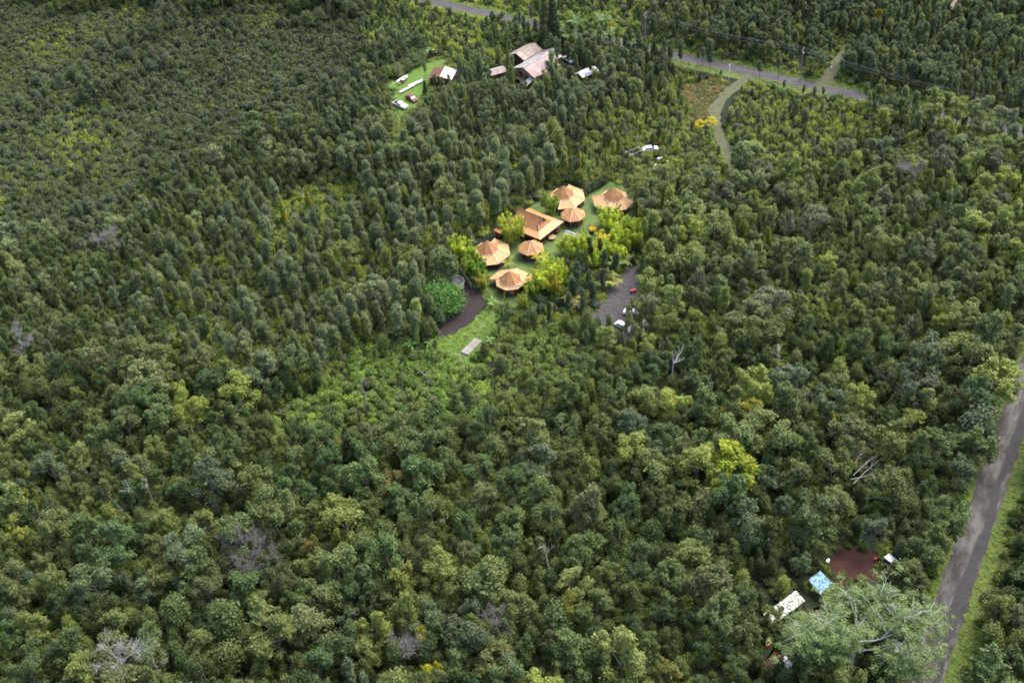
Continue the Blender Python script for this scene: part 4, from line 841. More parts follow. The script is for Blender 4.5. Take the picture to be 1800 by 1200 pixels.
special('yellow-tipped tree with bare branches at the far left edge', 28, 935, .95, 1.05, (.19, .22, .04), 6)
special('small yellow-green tree with orange tip near the left edge', 52, 872, .5, 1.05, (.22, .24, .04), 7)
special('pale olive tree with leaning stem in the left foreground', 275, 1010, 1.0, 1.05, (.15, .17, .05), 8)
special('bright yellow-green leafy tree right of the grey-purple bare crown', 592, 945, .6, 1.0, (.21, .26, .04), 0)
special('rusty-tipped olive tree left of the bright yellow-green tree', 545, 960, .8, .95, (.16, .15, .035), 1)
special('light olive tree in the middle of the lower forest', 708, 1010, 1.1, 1.05, (.14, .165, .035), 2)
special('brown-olive tree with rusty clusters in the middle left forest', 700, 850, 1.1, 1.0, (.13, .115, .03), 3)
special('olive-yellow tree at the lower centre right of the curved pale snag', 1003, 1060, .85, .95, (.16, .18, .025), 4)
special('bright olive tree on the bottom edge left of the white camp roof', 1170, 1180, 1.0, .9, (.15, .16, .035), 5)
special('round light green tree in front of the camp giant, left side', 1425, 1150, 1.15, .8, (.115, .145, .04), 6)
special('light green lobed tree beside the road right of the red dirt', 1645, 955, 1.15, 1.1, (.115, .15, .045), 7)
special('pale frosted-green tree left of the red dirt clearing', 1316, 940, .75, 1.0, (.10, .165, .09), 8)
special('light green tree leaning over the road edge opposite the camp', 1610, 1015, 1.0, .95, (.105, .14, .045), 0)
special('lime tree with yellow crown in front of the gravel parking', 1095, 620, .9, .9, (.135, .18, .035), 1)
special('light tree covering the right edge of the gravel parking', 1118, 538, .95, .9, (.125, .155, .05), 2)
special('grey-green tree over the lower right corner of the gravel parking', 1110, 568, .8, .85, (.12, .15, .06), 4)
special('small light tree half covering the left end of the white camp roof', 1362, 1084, .62, .72, (.13, .175, .05), 3)
special('round tree shading the white van beside the red dirt', 1586, 1008, .85, .95, (.11, .15, .045), 6)
special('golden flowering tree beside the curved driveway', 1248, 212, .6, .35, (.62, .57, .02), 3)
special('low golden flowering bush left of the curved driveway', 1230, 217, .55, .28, (.64, .58, .02), 4)
special('yellow-crowned dark tree at the top right', 1545, 26, .6, .9, (.25, .2, .02), 5)
for k_, (px, py, s, lb) in enumerate([(746, 118, .75, 'thin grey tree at the left corner of the cream-roofed barn'), (764, 140, .7, 'thin tree before the rusted slope of the cream-roofed barn'), (776, 146, .75, 'thin tree before the middle of the cream-roofed barn'), (790, 140, .6, 'thin tree before the bright slope of the cream-roofed barn'), (964, 118, .9, 'tall thin tree before the right end of the farmhouse roof'), (972, 126, .85, 'grey tree right of the farmhouse roof'), (955, 140, .7, 'thin tree below the farmhouse awning'),
    (1227, 96, .6, 'left thin tree of two on the near side of the upper road'), (1236, 92, .7, 'right thin tree of two on the near side of the upper road'), (1267, 128, .4, 'small sapling beside the white marker post on the verge'), (1336, 118, .8, 'tree on the far verge of the upper road opposite the driveway mouth'), (1370, 105, .95, 'tall pale tree on the far verge left of the roadside pole'), (1378, 148, .6, 'thin tree before the upper road below the roadside pole'), (1412, 158, .6, 'thin tree before the upper road below the track mouth'), (1432, 162, .65, 'thin tree before the upper road right of the track mouth'), (1448, 160, .6, 'thin tree before the right end of the visible upper road')]):
    single('slender_tree', lb, 'tree', px, py, 6.5 * s, SP_[8:], s * 1.0, s, (.105, .132, .066), k_, r=.8)
# conifers
def form_cone(seed, Rm, ht, n, leaf=.18):
    rng = np.random.default_rng(seed); cl = []
    for i in range(n):
        t = (i + .5) / n; rr = Rm * (1 - t) ** .8; a = i * 2.4; q = rr * rng.uniform(.3, .8); cr = .22 * Rm * (1.15 - t) + .16
        cl.append(((q * math.cos(a), q * math.sin(a), .6 + (ht - .6) * t), (cr, cr, cr * 1.5)))
    return leafcloud(cl, leaf, 1.3, rng, elong=.35), MB().tube([(0, 0, -.2), (0, 0, ht * .95)], [.16, .03], 6)
CONE = [form_cone(900 + i, 1.5, 9, 42) for i in range(2)] + [form_cone(903, 3.6, 22, 120, .3)]
CP = list(zip(crowns('crown', CONE), trunks('trunk', CONE)))
for px, py, s, sz, tint, i, zc, lb in [(497, 368, .9, .95, (.25, .28, .035), 0, 4.5, 'yellow-green pointed conifer at the dark gap, left of the pair'), (540, 347, .7, .8, (.28, .26, .03), 1, 4.5, 'smaller golden pointed conifer at the dark gap, right of the pair'), (651, 275, .9, 1.15, (.22, .24, .045), 0, 4.5, 'tall slim yellow-green conifer right of the dark gap'),
    (893, 112, .85, 1.35, (.11, .16, .03), 1, 4.5, 'slim bright green spire left of the farmhouse gable'), (972, 40, .9, .95, (.045, .075, .03), 2, 10, 'great dark conifer towering behind the farmhouse'), (958, 30, .8, .85, (.10, .125, .05), 2, 10, 'paler great conifer leaning behind the dark one'), (747, 152, .7, .6, (.09, .15, .03), 1, 4.5, 'small green conifer beside the white ladders')]:
    single('conifer', lb, 'tree', px, py, zc * sz, CP, s, sz, tint, i, r=1.5, group=None)
# the giant at the camp: white limbs under a thin umbrella of light leaves
rng = np.random.default_rng(42); gx, gy = at(1503, 1090, 13); gx0, gy0 = at(1496, 1160, 6)
mb = MB(); base = Vector((gx, gy - 1.5, 0)); ends = []
mb.tube([base, base + Vector((.3, .4, 4)), base + Vector((.2, .8, 7.5))], [.42, .34, .24], 9); fork = base + Vector((.2, .8, 7.3))
for k in range(6):
    a = 2 * PI * k / 6 + rng.normal() * .3; up = rng.uniform(.35, .8)
    ends += branchy(mb, fork + Vector((0, 0, -.5 * k + .6)), (math.cos(a), math.sin(a), up), rng.uniform(5.0, 7.5), .19, 3, rng, .55, 5, .02, 4, .022)
giant = thing('umbrella_tree', 'giant spreading tree with white branching limbs and thin light green leaves at the camp', 'tree', base)
cl = []
for e in ends:
    e = e - base
    if e.z < 4: continue
    for j in range(2):
        cr = rng.uniform(.45, .95); cl.append((np.array(e) + rng.normal(size=3) * np.array([1.2, 1.2, .35]) - np.array([0, 0, 1.7]), (cr, cr, cr * .35)))
c = put('crown', mesh_from('crown', *leafcloud(cl, .14, .66, rng, down=-.9, flat=.6), [LEAF]), giant); c['tint'] = [.14, .205, .075]
mb.v = [tuple(Vector(v) - base) for v in mb.v]; mb.build('limbs', PALEBARK, giant); seat(gx, gy, 8.5)
# dead trees
def dead(label, px, py, h, lean=(0, 0), kind=0, m=DEADWOOD, r=.16, seed=0, s=1.0):
    """kind 0 snag with stub branches, 1 forked, 2 fine bare crown, 3 bent bare stem"""
    rng = np.random.default_rng(seed + 50); x, y = at(px, py, h); t = thing('dead_tree', label, 'dead tree', (x - lean[0] * h, y - lean[1] * h, 0), 0, 'dead trees in the forest'); mb = MB()
    top = Vector((lean[0] * h, lean[1] * h, h)); P_ = [Vector((0, 0, -.2)), top * .35 + Vector((rng.normal() * .2, rng.normal() * .2, 0)), top * .7 + Vector((rng.normal() * .25, rng.normal() * .25, 0)), top]
    mb.tube(P_, [r, r * .85, r * .6, r * .3], 6); mb.build('trunk', m, t); b2 = MB()
    n, L, dp = ((5, 1.3, 1), (3, 2.6, 1), (9, 2.4 * s, 3), (3, 1.4, 1))[kind]
    for k in range(n):
        q = P_[1].lerp(top, rng.uniform(.35, 1)) if kind != 1 else P_[2]; a = rng.uniform(0, 6.28)
        branchy(b2, q, (math.cos(a), math.sin(a), rng.uniform(.3, 1.1)), L * rng.uniform(.6, 1.2), r * .4, dp, rng, .6, 3, 0, 5 if kind == 2 else 2, .014 if kind == 2 else .03)
    b2.build('branch', m, t); SPECIAL.append((label, px, py, 6)); seat(x - lean[0] * h, y - lean[1] * h, .8)
dead('thick grey broken snag in the left middle forest', 634, 668, 10.5, (0, 0), 0, DEADWOOD, .30, 1)
dead('grey dead tree with twisted bare top in the right middle forest', 1370, 606, 10.5, (0, 0), 1, PALEWOOD, .2, 2)
dead('pale straight snag right of centre, left of the twisted dead tree', 1182, 618, 10.5, (0, 0), 1, PALEWOOD, .2, 3)
dead('dark leaning pole-like snag in the right forest', 1598, 560, 10.5, (.10, -.05), 0, DEADWOOD, .17, 4)
dead('curved pale bare snag in the lower centre of the forest', 958, 955, 9.5, (-.03, .08), 3, PALEWOOD, .15, 5)
dead('forked white snag in the left foreground', 219, 843, 10, (.05, .05), 1, PALEWOOD, .12, 6)
dead('wide grey-purple bare crown in the lower left forest', 442, 975, 8.5, (0, 0), 2, mat('purple_grey_twigs', (.15, .135, .125), .95, .3, 2), .16, 7, 1.5)
dead('silvery bare crown beside the grey-purple one, upper left of it', 418, 945, 8.5, (0, 0), 2, DEADWOOD, .14, 8, .8)
dead('grey bare crown at the bottom, left of the mottled yellow tree', 706, 1135, 7.5, (0, 0), 2, DEADWOOD, .15, 9, 1.0)
dead('pinkish bare crown near the bottom centre', 880, 1085, 7.5, (0, 0), 2, mat('pinkish_twigs', (.16, .14, .13), .95, .3, 2), .12, 10, .8)
dead('bare branching dead tree in the bottom left corner', 212, 1160, 9, (0, 0), 2, PALEWOOD, .16, 11, 1.2)
dead('thin white snag in the olive crown at the bottom edge', 890, 1150, 9.6, (0, 0), 3, PALEWOOD, .14, 12)
dead('tall dark snag alone in the scrub at the upper left', 392, 85, 12, (.05, .05), 0, DARKWOOD, .34, 13)
dead('grey snag by the left edge, under the orange-tipped tree', 62, 895, 8.5, (-.1, 0), 1, DEADWOOD, .14, 14)
dead('brown bare crown at the left edge in the upper forest', 35, 600, 8, (0, 0), 2, DEADWOOD, .13, 15, .9)
dead('grey thicket of bare branches in the upper left forest', 180, 420, 8, (0, 0), 2, DEADWOOD, .14, 16, 1.1)
dead('pinkish dead crown in the right middle forest', 1600, 290, 8.5, (0, 0), 2, DEADWOOD, .14, 17, 1.2)
dead('grey trunk with pale cut top beside the lower end of the plank deck', 812, 621, 7, (-.02, .02), 0, DEADWOOD, .13, 18)
dead('bare grey snag at the left, leaning towards the forked white snag', 200, 880, 8.5, (-.12, .02), 3, DEADWOOD, .13, 19)
dead('bare twisted twigs above the bright meadow scrub at its left', 748, 655, 6.5, (0, 0), 3, PALEWOOD, .1, 20)
for k_, (px, py, lb) in enumerate([(1554, 392, 'thin pale dead stem in the upper right forest, left of a pair'), (1650, 405, 'thin pale dead stem in the upper right forest, right of a pair'), (1160, 612, 'slim pale snag just left of the pale straight snag'), (1130, 560, 'slim grey snag below the gravel parking'), (905, 606, 'slim grey snag in the thin wood below the front yurt'),
    (1400, 640, 'short pale snag below the twisted dead tree'), (575, 1120, 'leaning bare stem over a dark gap at the lower left'), (255, 838, 'pale twisted twig top right of the forked white snag'), (330, 560, 'slim grey stem in the left forest above the snag group'), (1252, 668, 'thin grey stem left of the pale green tree'), (700, 690, 'thin pale twigs right of the thick broken snag'), (95, 905, 'curved bare limb beside the orange-tipped tree')]):
    dead(lb, px, py, 9.0, (RNG.normal() * .05, RNG.normal() * .04), 3, PALEWOOD if k_ % 2 else DEADWOOD, .10, 60 + k_)
t = thing('fallen_branches', 'fallen pale dead branches lying in the dark gap right of the lime tree', 'fallen tree', (*at(1520, 830, 3), 2.2)); mb = MB(); rng = np.random.default_rng(77)
for a, b in (((1495, 842), (1575, 832)), ((1500, 835), (1542, 800)), ((1488, 822), (1508, 765)), ((1500, 820), (1520, 788)), ((1520, 875), (1580, 880)), ((1500, 850), (1545, 810))):
    p, q = Vector((*at(*a, 4), 4.0)), Vector((*at(*b, 4.4), 4.6)); o = Vector(t.location); mb.tube([p - o, p.lerp(q, .5) - o + Vector((0, 0, .5)), q - o], [.07, .05, .02], 5)
    for k in range(3): branchy(mb, p.lerp(q, rng.uniform(.3, .9)) - o, (q - p).normalized() + Vector(rng.normal(size=3)) * .6, 1.8, .04, 1, rng)
mb.build('branches', PALEWOOD, t)
# dark hedge at the back of the lawn
h0, h1 = Vector(at(1022, 346)), Vector(at(1064, 320)); t = thing('hedge', 'dark dense hedge at the back corner of the lawn between the two far yurts', 'hedge', (*((h0 + h1) / 2), 0)); rng = np.random.default_rng(8)
cl = [(np.array([*(h0.lerp(h1, i / 11) - (h0 + h1) / 2), .8]) + rng.normal(size=3) * .12, (1.0, 1.0, .95)) for i in range(12)]
c = put('foliage', mesh_from('foliage', *leafcloud(cl, .2, 1.5, rng), [LEAF]), t); c['tint'] = [.04, .065, .022]; m = MB()
for i in range(6): m.tube([tuple(h0.lerp(h1, i / 5) - (h0 + h1) / 2) + (0,), tuple(h0.lerp(h1, i / 5) - (h0 + h1) / 2) + (.9,)], .06, 5)
m.build('stems', BARK, t)

# ------------------------------------------------------------------ the forest
def inpoly(px, py, poly):
    r = np.zeros(px.shape, bool); n = len(poly)
    for i in range(n):
        (x0, y0), (x1, y1) = poly[i], poly[(i + 1) % n]
        c = (y0 > py) != (y1 > py); r ^= c & (px < (x1 - x0) * (py - y0) / (y1 - y0 + 1e-9) + x0)
    return r
CAMP = [(1458, 985), (1470, 958), (1515, 952), (1548, 972), (1576, 985), (1572, 1002), (1550, 1004), (1530, 1030), (1470, 1060), (1420, 1080), (1395, 1110), (1380, 1110), (1336, 1098), (1336, 1070), (1398, 1032), (1420, 1012), (1440, 998)]
OPEN = [  # clearings in the photo that no crown may cover
    [(828, 428), (848, 412), (868, 396), (898, 372), (940, 355), (962, 330), (1000, 316), (1034, 336), (1066, 314), (1110, 336), (1112, 368), (1058, 372), (1050, 415), (1015, 412), (985, 424), (950, 462), (938, 486), (932, 520), (905, 528), (890, 530), (866, 535), (870, 556), (852, 590), (848, 605), (820, 632), (806, 624), (790, 612), (764, 592), (788, 545), (780, 486), (806, 470), (830, 500), (845, 470)],
    [(1050, 545), (1056, 520), (1075, 492), (1100, 470), (1118, 468), (1116, 505), (1092, 520), (1086, 548)],
    [(1185, 92), (1300, 110), (1462, 142), (1520, 160), (1520, 168), (1450, 163), (1300, 139), (1185, 110)],
    [(1432, 160), (1446, 138), (1456, 128), (1470, 130), (1470, 156)], [(1262, 165), (1290, 150), (1300, 158), (1282, 175), (1274, 210), (1258, 215), (1254, 195)], [(1266, 246), (1284, 262), (1286, 284), (1270, 280)],
    [(1195, 152), (1262, 137), (1262, 172), (1245, 205), (1215, 190)], [(1218, 198), (1260, 198), (1260, 222), (1218, 222)],
    [(690, 232), (688, 176), (672, 150), (700, 125), (745, 105), (775, 98), (812, 118), (806, 142), (780, 148), (750, 168), (738, 186), (718, 196), (706, 236)],
    [(900, 88), (925, 74), (950, 82), (966, 96), (962, 120), (945, 128), (936, 146), (905, 138)], [(858, 116), (892, 116), (892, 136), (858, 136)], [(1018, 116), (1046, 114), (1046, 132), (1018, 134)], [(986, 98), (1012, 98), (1012, 114), (986, 114)],
    [(1478, 985), (1485, 970), (1510, 962), (1536, 974), (1542, 1000), (1525, 1010), (1490, 1008)], [(1421, 1018), (1442, 1003), (1464, 1024), (1442, 1044)], [(1374, 1060), (1399, 1037), (1416, 1055), (1386, 1078)], [(1345, 1080), (1370, 1062), (1380, 1070), (1356, 1092)],
    [(1350, 1160), (1352, 1138), (1362, 1134), (1368, 1160), (1366, 1178)], [(745, 0), (850, 10), (850, 26), (830, 24), (770, 8)],
    [(1084, 568), (1106, 568), (1106, 584), (1084, 584)], [(1274, 118), (1290, 118), (1290, 140), (1274, 140)], [(680, 236), (700, 228), (702, 250), (690, 262)],
    [(1405, 82), (1420, 82), (1420, 112), (1405, 112)], [(1128, 20), (1142, 20), (1142, 62), (1128, 62)],
]
OPEN_T = OPEN + [[(1185, 92), (1300, 110), (1462, 142), (1520, 160), (1520, 182), (1450, 176), (1300, 148), (1185, 112)], [(1130, 256), (1160, 256), (1160, 270), (1130, 270)], [(1106, 262), (1126, 262), (1126, 280), (1106, 280)], [(1140, 290), (1158, 290), (1158, 308), (1140, 308)], [(1153, 277), (1180, 277), (1180, 290), (1153, 290)], [(1166, 264), (1200, 262), (1200, 284), (1180, 288)], [(475, 345), (560, 332), (640, 325), (645, 345), (560, 360), (490, 395)], [(1500, 880), (1575, 870), (1580, 900), (1510, 905)], [(1505, 780), (1530, 790), (1575, 822), (1572, 850), (1505, 845)],
    CAMP, [(780, 482), (822, 482), (824, 522), (786, 522)], [(922, 466), (990, 464), (1000, 498), (978, 526), (918, 546), (905, 532)], [(984, 412), (1026, 412), (1026, 448), (984, 448)], [(1050, 370), (1116, 370), (1122, 438), (1060, 438)], [(1026, 440), (1056, 440), (1056, 468), (1036, 468)]]
LIMEF, MIDF, DULLF = (.22, .28, .05), (.135, .19, .04), (.125, .145, .055)
G_FG = [(3, (0.101, 0.137, 0.044)), (3, (0.083, 0.125, 0.042)), (2, (0.117, 0.153, 0.049)), (1.2, (0.122, 0.144, 0.057)), (1.5, (0.152, 0.191, 0.057)), (.6, (0.203, 0.249, 0.058)), (1.2, (0.101, 0.139, 0.071)), (1.5, (0.068, 0.114, 0.039))]
G_R = [(3, (0.133, 0.170, 0.069)), (2, (0.152, 0.196, 0.065)), (2, (0.114, 0.151, 0.062)), (1.6, (0.179, 0.224, 0.062)), (1, (0.128, 0.152, 0.087)), (.7, (0.206, 0.252, 0.056))]
G_SL = [(3, (0.134, 0.174, 0.088)), (2, (0.156, 0.197, 0.098)), (2, (0.115, 0.154, 0.068)), (1, (0.171, 0.214, 0.088)), (.5, (0.165, 0.208, 0.057))]
G_UL = [(3, (.072, .099, .050)), (2, (.086, .113, .062)), (1.5, (.062, .090, .036)), (1, (.10, .135, .048)), (.5, (.098, .103, .072))]
G_UR = [(3, (0.094, 0.129, 0.060)), (2, (0.112, 0.149, 0.065)), (1, (0.139, 0.178, 0.060)), (1, (0.080, 0.115, 0.054)), (.3, (0.167, 0.207, 0.060))]
G_LF = [(3, (0.127, 0.184, 0.047)), (2, (0.112, 0.158, 0.042)), (1, (0.168, 0.226, 0.053)), (1, (0.102, 0.128, 0.058))]
#        name polygon(px)                                                   big: kinds, spacing, scale    mid: kinds spacing scale     fern tint, fern spacing, shrub spacing
ZN = [
 ('LFB', [(868, 640), (880, 552), (1010, 552), (1062, 596), (1010, 640), (900, 690), (830, 700)], dict(big=[(.75, 'S'), (.25, 'U')], sp=3.6, sc=(.48, .8), mid=[(.4, 'S'), (.6, 'U')], msp=3.0, msc=(.32, .55), pal=G_LF, fern=[(.10, .14, .04), MIDF, (.15, .20, .05)], fsp=1.35, ssp=1.8, gap=.38)),
 ('LF', [(470, 705), (560, 640), (620, 598), (700, 578), (790, 590), (860, 610), (880, 552), (1010, 552), (1062, 596), (1010, 640), (900, 672), (800, 715), (700, 748), (600, 752), (500, 745)], dict(big=[(.75, 'S'), (.25, 'U')], sp=5.2, sc=(.45, .72), mid=[(.35, 'S'), (.65, 'U')], msp=3.8, msc=(.28, .5), pal=G_LF, fern=[(.105, .185, .045), (.14, .22, .05), (.17, .255, .05), (.21, .30, .05)], fsp=1.35, ssp=1.8, gap=.38)),
 ('SP', [(1040, 170), (1150, 150), (1190, 110), (1300, 125), (1540, 175), (1520, 240), (1450, 262), (1300, 262), (1270, 320), (1120, 335), (1040, 300), (1000, 260)], dict(big=[(.85, 'S'), (.15, 'U')], sp=3.3, sc=(.55, .85), mid=[(.5, 'S'), (.5, 'U')], msp=2.9, msc=(.3, .5), pal=G_R, fern=[LIMEF, LIMEF, (.16, .20, .045)], fsp=1.5, ssp=2.2, gap=0.2)),
 ('CL', [(470, 342), (560, 325), (650, 318), (650, 350), (560, 368), (490, 402)], dict(big=[(1, 'S')], sp=14, sc=(.4, .5), mid=[(1, 'U')], msp=9, msc=(.3, .4), pal=G_SL, fern=[MIDF, (.13, .19, .05), LIMEF], fsp=1.3, ssp=2.4)),
 ('UL', [(0, 0), (640, 0), (640, 70), (600, 150), (520, 190), (420, 245), (300, 300), (170, 385), (0, 420), (-600, 450), (-600, -400), (640, -400)], dict(big=[(.12, 'S'), (.74, 'U'), (.14, 'B')], sp=3.7, sc=(.38, .78), mid=[(.03, 'S'), (.97, 'U')], msp=2.3, msc=(.24, .5), pal=G_UL, fern=[(.07, .096, .034), (.08, .102, .040), (.11, .145, .038), (.185, .24, .042)], fsp=1.35, ssp=1.6, gap=.36)),
 ('HO2', [(856, 34), (900, 20), (1010, 40), (1110, 66), (1180, 88), (1180, 110), (1000, 90), (880, 70)], dict(big=[(.6, 'S'), (.4, 'B')], sp=3.0, sc=(.7, 1.0), mid=[(.5, 'S'), (.5, 'U')], msp=2.4, msc=(.45, .7), pal=G_UR, fern=[MIDF], fsp=2.0, ssp=2.0)),
 ('TM', [(620, -300), (1150, -300), (1150, 40), (1110, 110), (700, 70), (640, 60)], dict(big=[(.6, 'S'), (.3, 'U'), (.1, 'B')], sp=3.8, sc=(.5, .85), mid=[(1, 'U')], msp=2.8, msc=(.35, .6), pal=G_UL + G_LF[:2], fern=[LIMEF, LIMEF, MIDF], fsp=1.6, ssp=1.9, gap=0.3)),
 ('SL', [(330, 410), (480, 330), (620, 250), (690, 225), (860, 240), (1010, 250), (1005, 330), (960, 345), (880, 400), (800, 430), (790, 490), (740, 560), (640, 610), (560, 650), (430, 640), (280, 600), (230, 500)], dict(big=[(.92, 'S'), (.08, 'B')], sp=3.1, sc=(.8, 1.4), mid=[(.45, 'S'), (.55, 'U')], msp=2.7, msc=(.45, .7), pal=G_SL, fern=[MIDF, MIDF, LIMEF, LIMEF], fsp=1.4, ssp=2.2, gap=0.27)),
 ('HO', [(600, 60), (850, 70), (850, 22), (1000, 30), (1130, 62), (1190, 90), (1150, 150), (1040, 170), (1010, 250), (860, 240), (690, 230), (620, 250), (520, 260), (480, 210)], dict(big=[(.55, 'S'), (.45, 'B')], sp=3.3, sc=(.62, 1.0), mid=[(.5, 'S'), (.5, 'U')], msp=2.5, msc=(.45, .7), pal=G_SL + G_UR[:2] + G_R[1:2], fern=[MIDF, (.10, .15, .04)], fsp=2.2, ssp=2.2, gap=0.15)),
 ('UR', [(1140, -300), (2300, -300), (2300, 230), (1800, 215), (1540, 168), (1190, 92), (1140, 60)], dict(big=[(.62, 'S'), (.38, 'B')], sp=3.0, sc=(.72, 1.05), mid=[(.6, 'S'), (.4, 'U')], msp=2.4, msc=(.45, .7), pal=G_UR, fern=[MIDF, LIMEF], fsp=1.8, ssp=1.9, gap=0.14)),
 ('GP', [(930, 440), (1130, 400), (1110, 480), (1060, 520), (1040, 560), (930, 560)], dict(big=[(1, 'S')], sp=2.7, sc=(.62, .85), mid=[(.6, 'S'), (.4, 'U')], msp=2.6, msc=(.3, .5), pal=[(2, (.06, .085, .05)), (2, (.075, .10, .055)), (1, (.05, .075, .035))], fern=[(.12, .17, .03), (.2, .23, .04)], fsp=1.6, ssp=2.0)),
 ('ML', [(-400, 430), (170, 385), (420, 245), (520, 220), (620, 250), (480, 335), (330, 410), (235, 500), (280, 600), (-400, 760)], dict(big=[(.78, 'B'), (.22, 'S')], sp=3.7, sc=(.58, 1.05), mid=[(.2, 'S'), (.8, 'U')], msp=2.3, msc=(.5, .75), pal=G_SL + G_FG[:3], fern=[DULLF, MIDF], fsp=1.8, ssp=1.8, gap=0.2)),
 ('R', [(1010, 250), (1270, 320), (1300, 262), (1540, 200), (1800, 215), (2400, 230), (2400, 600), (1800, 600), (1500, 560), (1200, 600), (1050, 600), (1130, 470), (1130, 360)], dict(big=[(.85, 'B'), (.15, 'S')], sp=4.4, sc=(.6, 1.5), mid=[(.7, 'U'), (.3, 'S')], msp=2.5, msc=(.5, .8), pal=G_R, fern=[MIDF], fsp=1.9, ssp=1.8, gap=0.17)),
 ('FG', [(-2000, -2000), (4000, -2000), (4000, 4000), (-2000, 4000)], dict(big=[(.9, 'B'), (.1, 'U')], sp=5.6, sc=(.7, 1.75), mid=[(.86, 'U'), (.14, 'B')], msp=2.0, msc=(.5, 1.0), pal=G_FG, fern=[MIDF], fsp=1.9, ssp=1.7, gap=0.16)),
]
KIND = {'B': ('broad', 3.0, 9.0, len(BROAD)), 'S': ('slender', 1.25, 9.3, len(SLEND)), 'U': ('under', 1.9, 6.0, len(UNDER))}
rng = np.random.default_rng(11)
# candidate points: a trapezoid a little wider than the view
NC = 310000
yy = rng.uniform(88, 490, NC * 2); yy = yy[rng.uniform(size=NC * 2) < (yy * .28 + 100) / (490 * .28 + 100)][:NC]; NC = len(yy); xx = rng.uniform(-1, 1, NC) * (yy * .28 + 100)
px4, py4, _ = proj(xx, yy, np.full(NC, 4.5)); zone = np.full(NC, -1)
jx, jy = px4 + 14 * np.sin(xx * .21 + yy * .13), py4 + 9 * np.sin(yy * .19 - xx * .11)      # ragged zone borders
for zi, (nm, poly, pr) in enumerate(ZN):
    m = (zone < 0) & inpoly(jx, jy, poly); zone[m] = zi
def off_road(x, y, ml, mr, mu):
    du = (x - UR0.x) * UN.x + (y - UR0.y) * UN.y; du = np.where(du > 0, du, -du + (mu - min(mu, 3.6))); dr = (x - RR0.x) * RN.x + (y - RR0.y) * RN.y
    return (du > mu) & ((dr < -ml) | (dr > mr))
p0x, p0y, _ = proj(xx, yy, np.zeros(NC)); lawn = np.zeros(NC, bool)
for P_ in OPEN[:1]: lawn |= inpoly(p0x, p0y, P_)
SOLID = [[(1012, 552), (1045, 548), (1058, 520), (1078, 490), (1102, 470), (1122, 462), (1132, 480), (1130, 530), (1122, 560), (1075, 590), (1040, 585)], LAWN_P]
solid = np.zeros(NC, bool)
for P_ in SOLID + OPEN: solid |= inpoly(p0x, p0y, P_)
# distance to driveway centre line
drv = [at(*p) for p in ((1438, 158), (1468, 118), (1492, 84))], [at(*p) for p in ((1318, 132), (1283, 160), (1258, 192), (1256, 214), (1274, 256), (1281, 285))]
dd = np.full(NC, 99.0)
for ln in drv:
    for a, b in zip(ln[:-1], ln[1:]):
        a, b = np.array(a), np.array(b); ab = b - a; t = np.clip(((xx - a[0]) * ab[0] + (yy - a[1]) * ab[1]) / (ab @ ab), 0, 1); dd = np.minimum(dd, np.hypot(xx - a[0] - t * ab[0], yy - a[1] - t * ab[1]))
hand = np.zeros(NC, bool)
for hx_, hy_, hr_ in HAND: hand |= (xx - hx_) ** 2 + (yy - hy_) ** 2 < (hr_ * .9) ** 2
near_things = np.zeros(NC, bool)
for hx_, hy_, hr_ in HAND[:6]: near_things |= (xx - hx_) ** 2 + (yy - hy_) ** 2 < hr_ ** 2
GRID = {}; CELL = 3.0
def free(x, y, r):
    gx_, gy_ = int(x // CELL), int(y // CELL); k = int(math.ceil(r * 1.0 / CELL)) + 1
    for i in range(gx_ - k, gx_ + k + 1):
        for j in range(gy_ - k, gy_ + k + 1):
            for (a, b, q) in GRID.get((i, j), ()):
                if (a - x) ** 2 + (b - y) ** 2 < ((r + q) / 2) ** 2: return False
    return True
def occupy(x, y, r): GRID.setdefault((int(x // CELL), int(y // CELL)), []).append((x, y, r))
def pick(ch): return ch[int(np.searchsorted(np.cumsum([c[0] for c in ch]) / sum(c[0] for c in ch), rng.uniform()))][1]
for _l, sx0, sy0, sr in SPECIAL:                       # crowns and snags that stand out keep their place in view
    OPEN_T.append([(sx0 + sr * math.cos(a), sy0 + sr * math.sin(a)) for a in (0, PI / 3, 2 * PI / 3, PI, 4 * PI / 3, 5 * PI / 3)])
def boxes(l): return [(min(p[0] for p in P_), max(p[0] for p in P_), min(p[1] for p in P_), max(p[1] for p in P_)) for P_ in l]
OPENB, OPENB_T = boxes(OPEN), boxes(OPEN_T)
def blocks_view(x, y, rad, ht, low=False):
    pts = np.array([(0, ht * .97), (-rad * .75, ht * .72), (rad * .75, ht * .72), (0, ht * .75), (-rad * .6, ht * .5), (rad * .6, ht * .5), (0, ht * .5)])
    px, py, _ = proj(x + pts[:, 0], np.full(7, y), pts[:, 1])
    for P_, b in (zip(OPEN, OPENB) if low else zip(OPEN_T, OPENB_T)):
        if px.max() < b[0] or px.min() > b[1] or py.max() < b[2] or py.min() > b[3]: continue
        if inpoly(px, py, P_).any(): return True
    return False
def which(t):
    if t[0] == 'S': return int(rng.integers(8, 12)) if t[6] in ('SP', 'LF', 'LFB', 'TM', 'UL') else int(rng.integers(0, 8))
    return int(rng.integers(0, KIND[t[0]][3]))
TREES = []                                            # (kind, x, y, scale, zscale, tint, zone)
ok_big = off_road(xx, yy, 4.4, 7.8, 6.4) & (dd > 3.2) & ~hand & ~solid
_NG = np.random.default_rng(5).uniform(size=(4, 256, 256))
def vn(x, y, scale, k=0):
    u, v = x / scale + 60, y / scale + 60; i, j = int(math.floor(u)), int(math.floor(v)); a, b = u - i, v - j; a = a * a * (3 - 2 * a); b = b * b * (3 - 2 * b); g = _NG[k]; i %= 255; j %= 255
    return (g[i, j] * (1 - a) + g[i + 1, j] * a) * (1 - b) + (g[i, j + 1] * (1 - a) + g[i + 1, j + 1] * a) * b
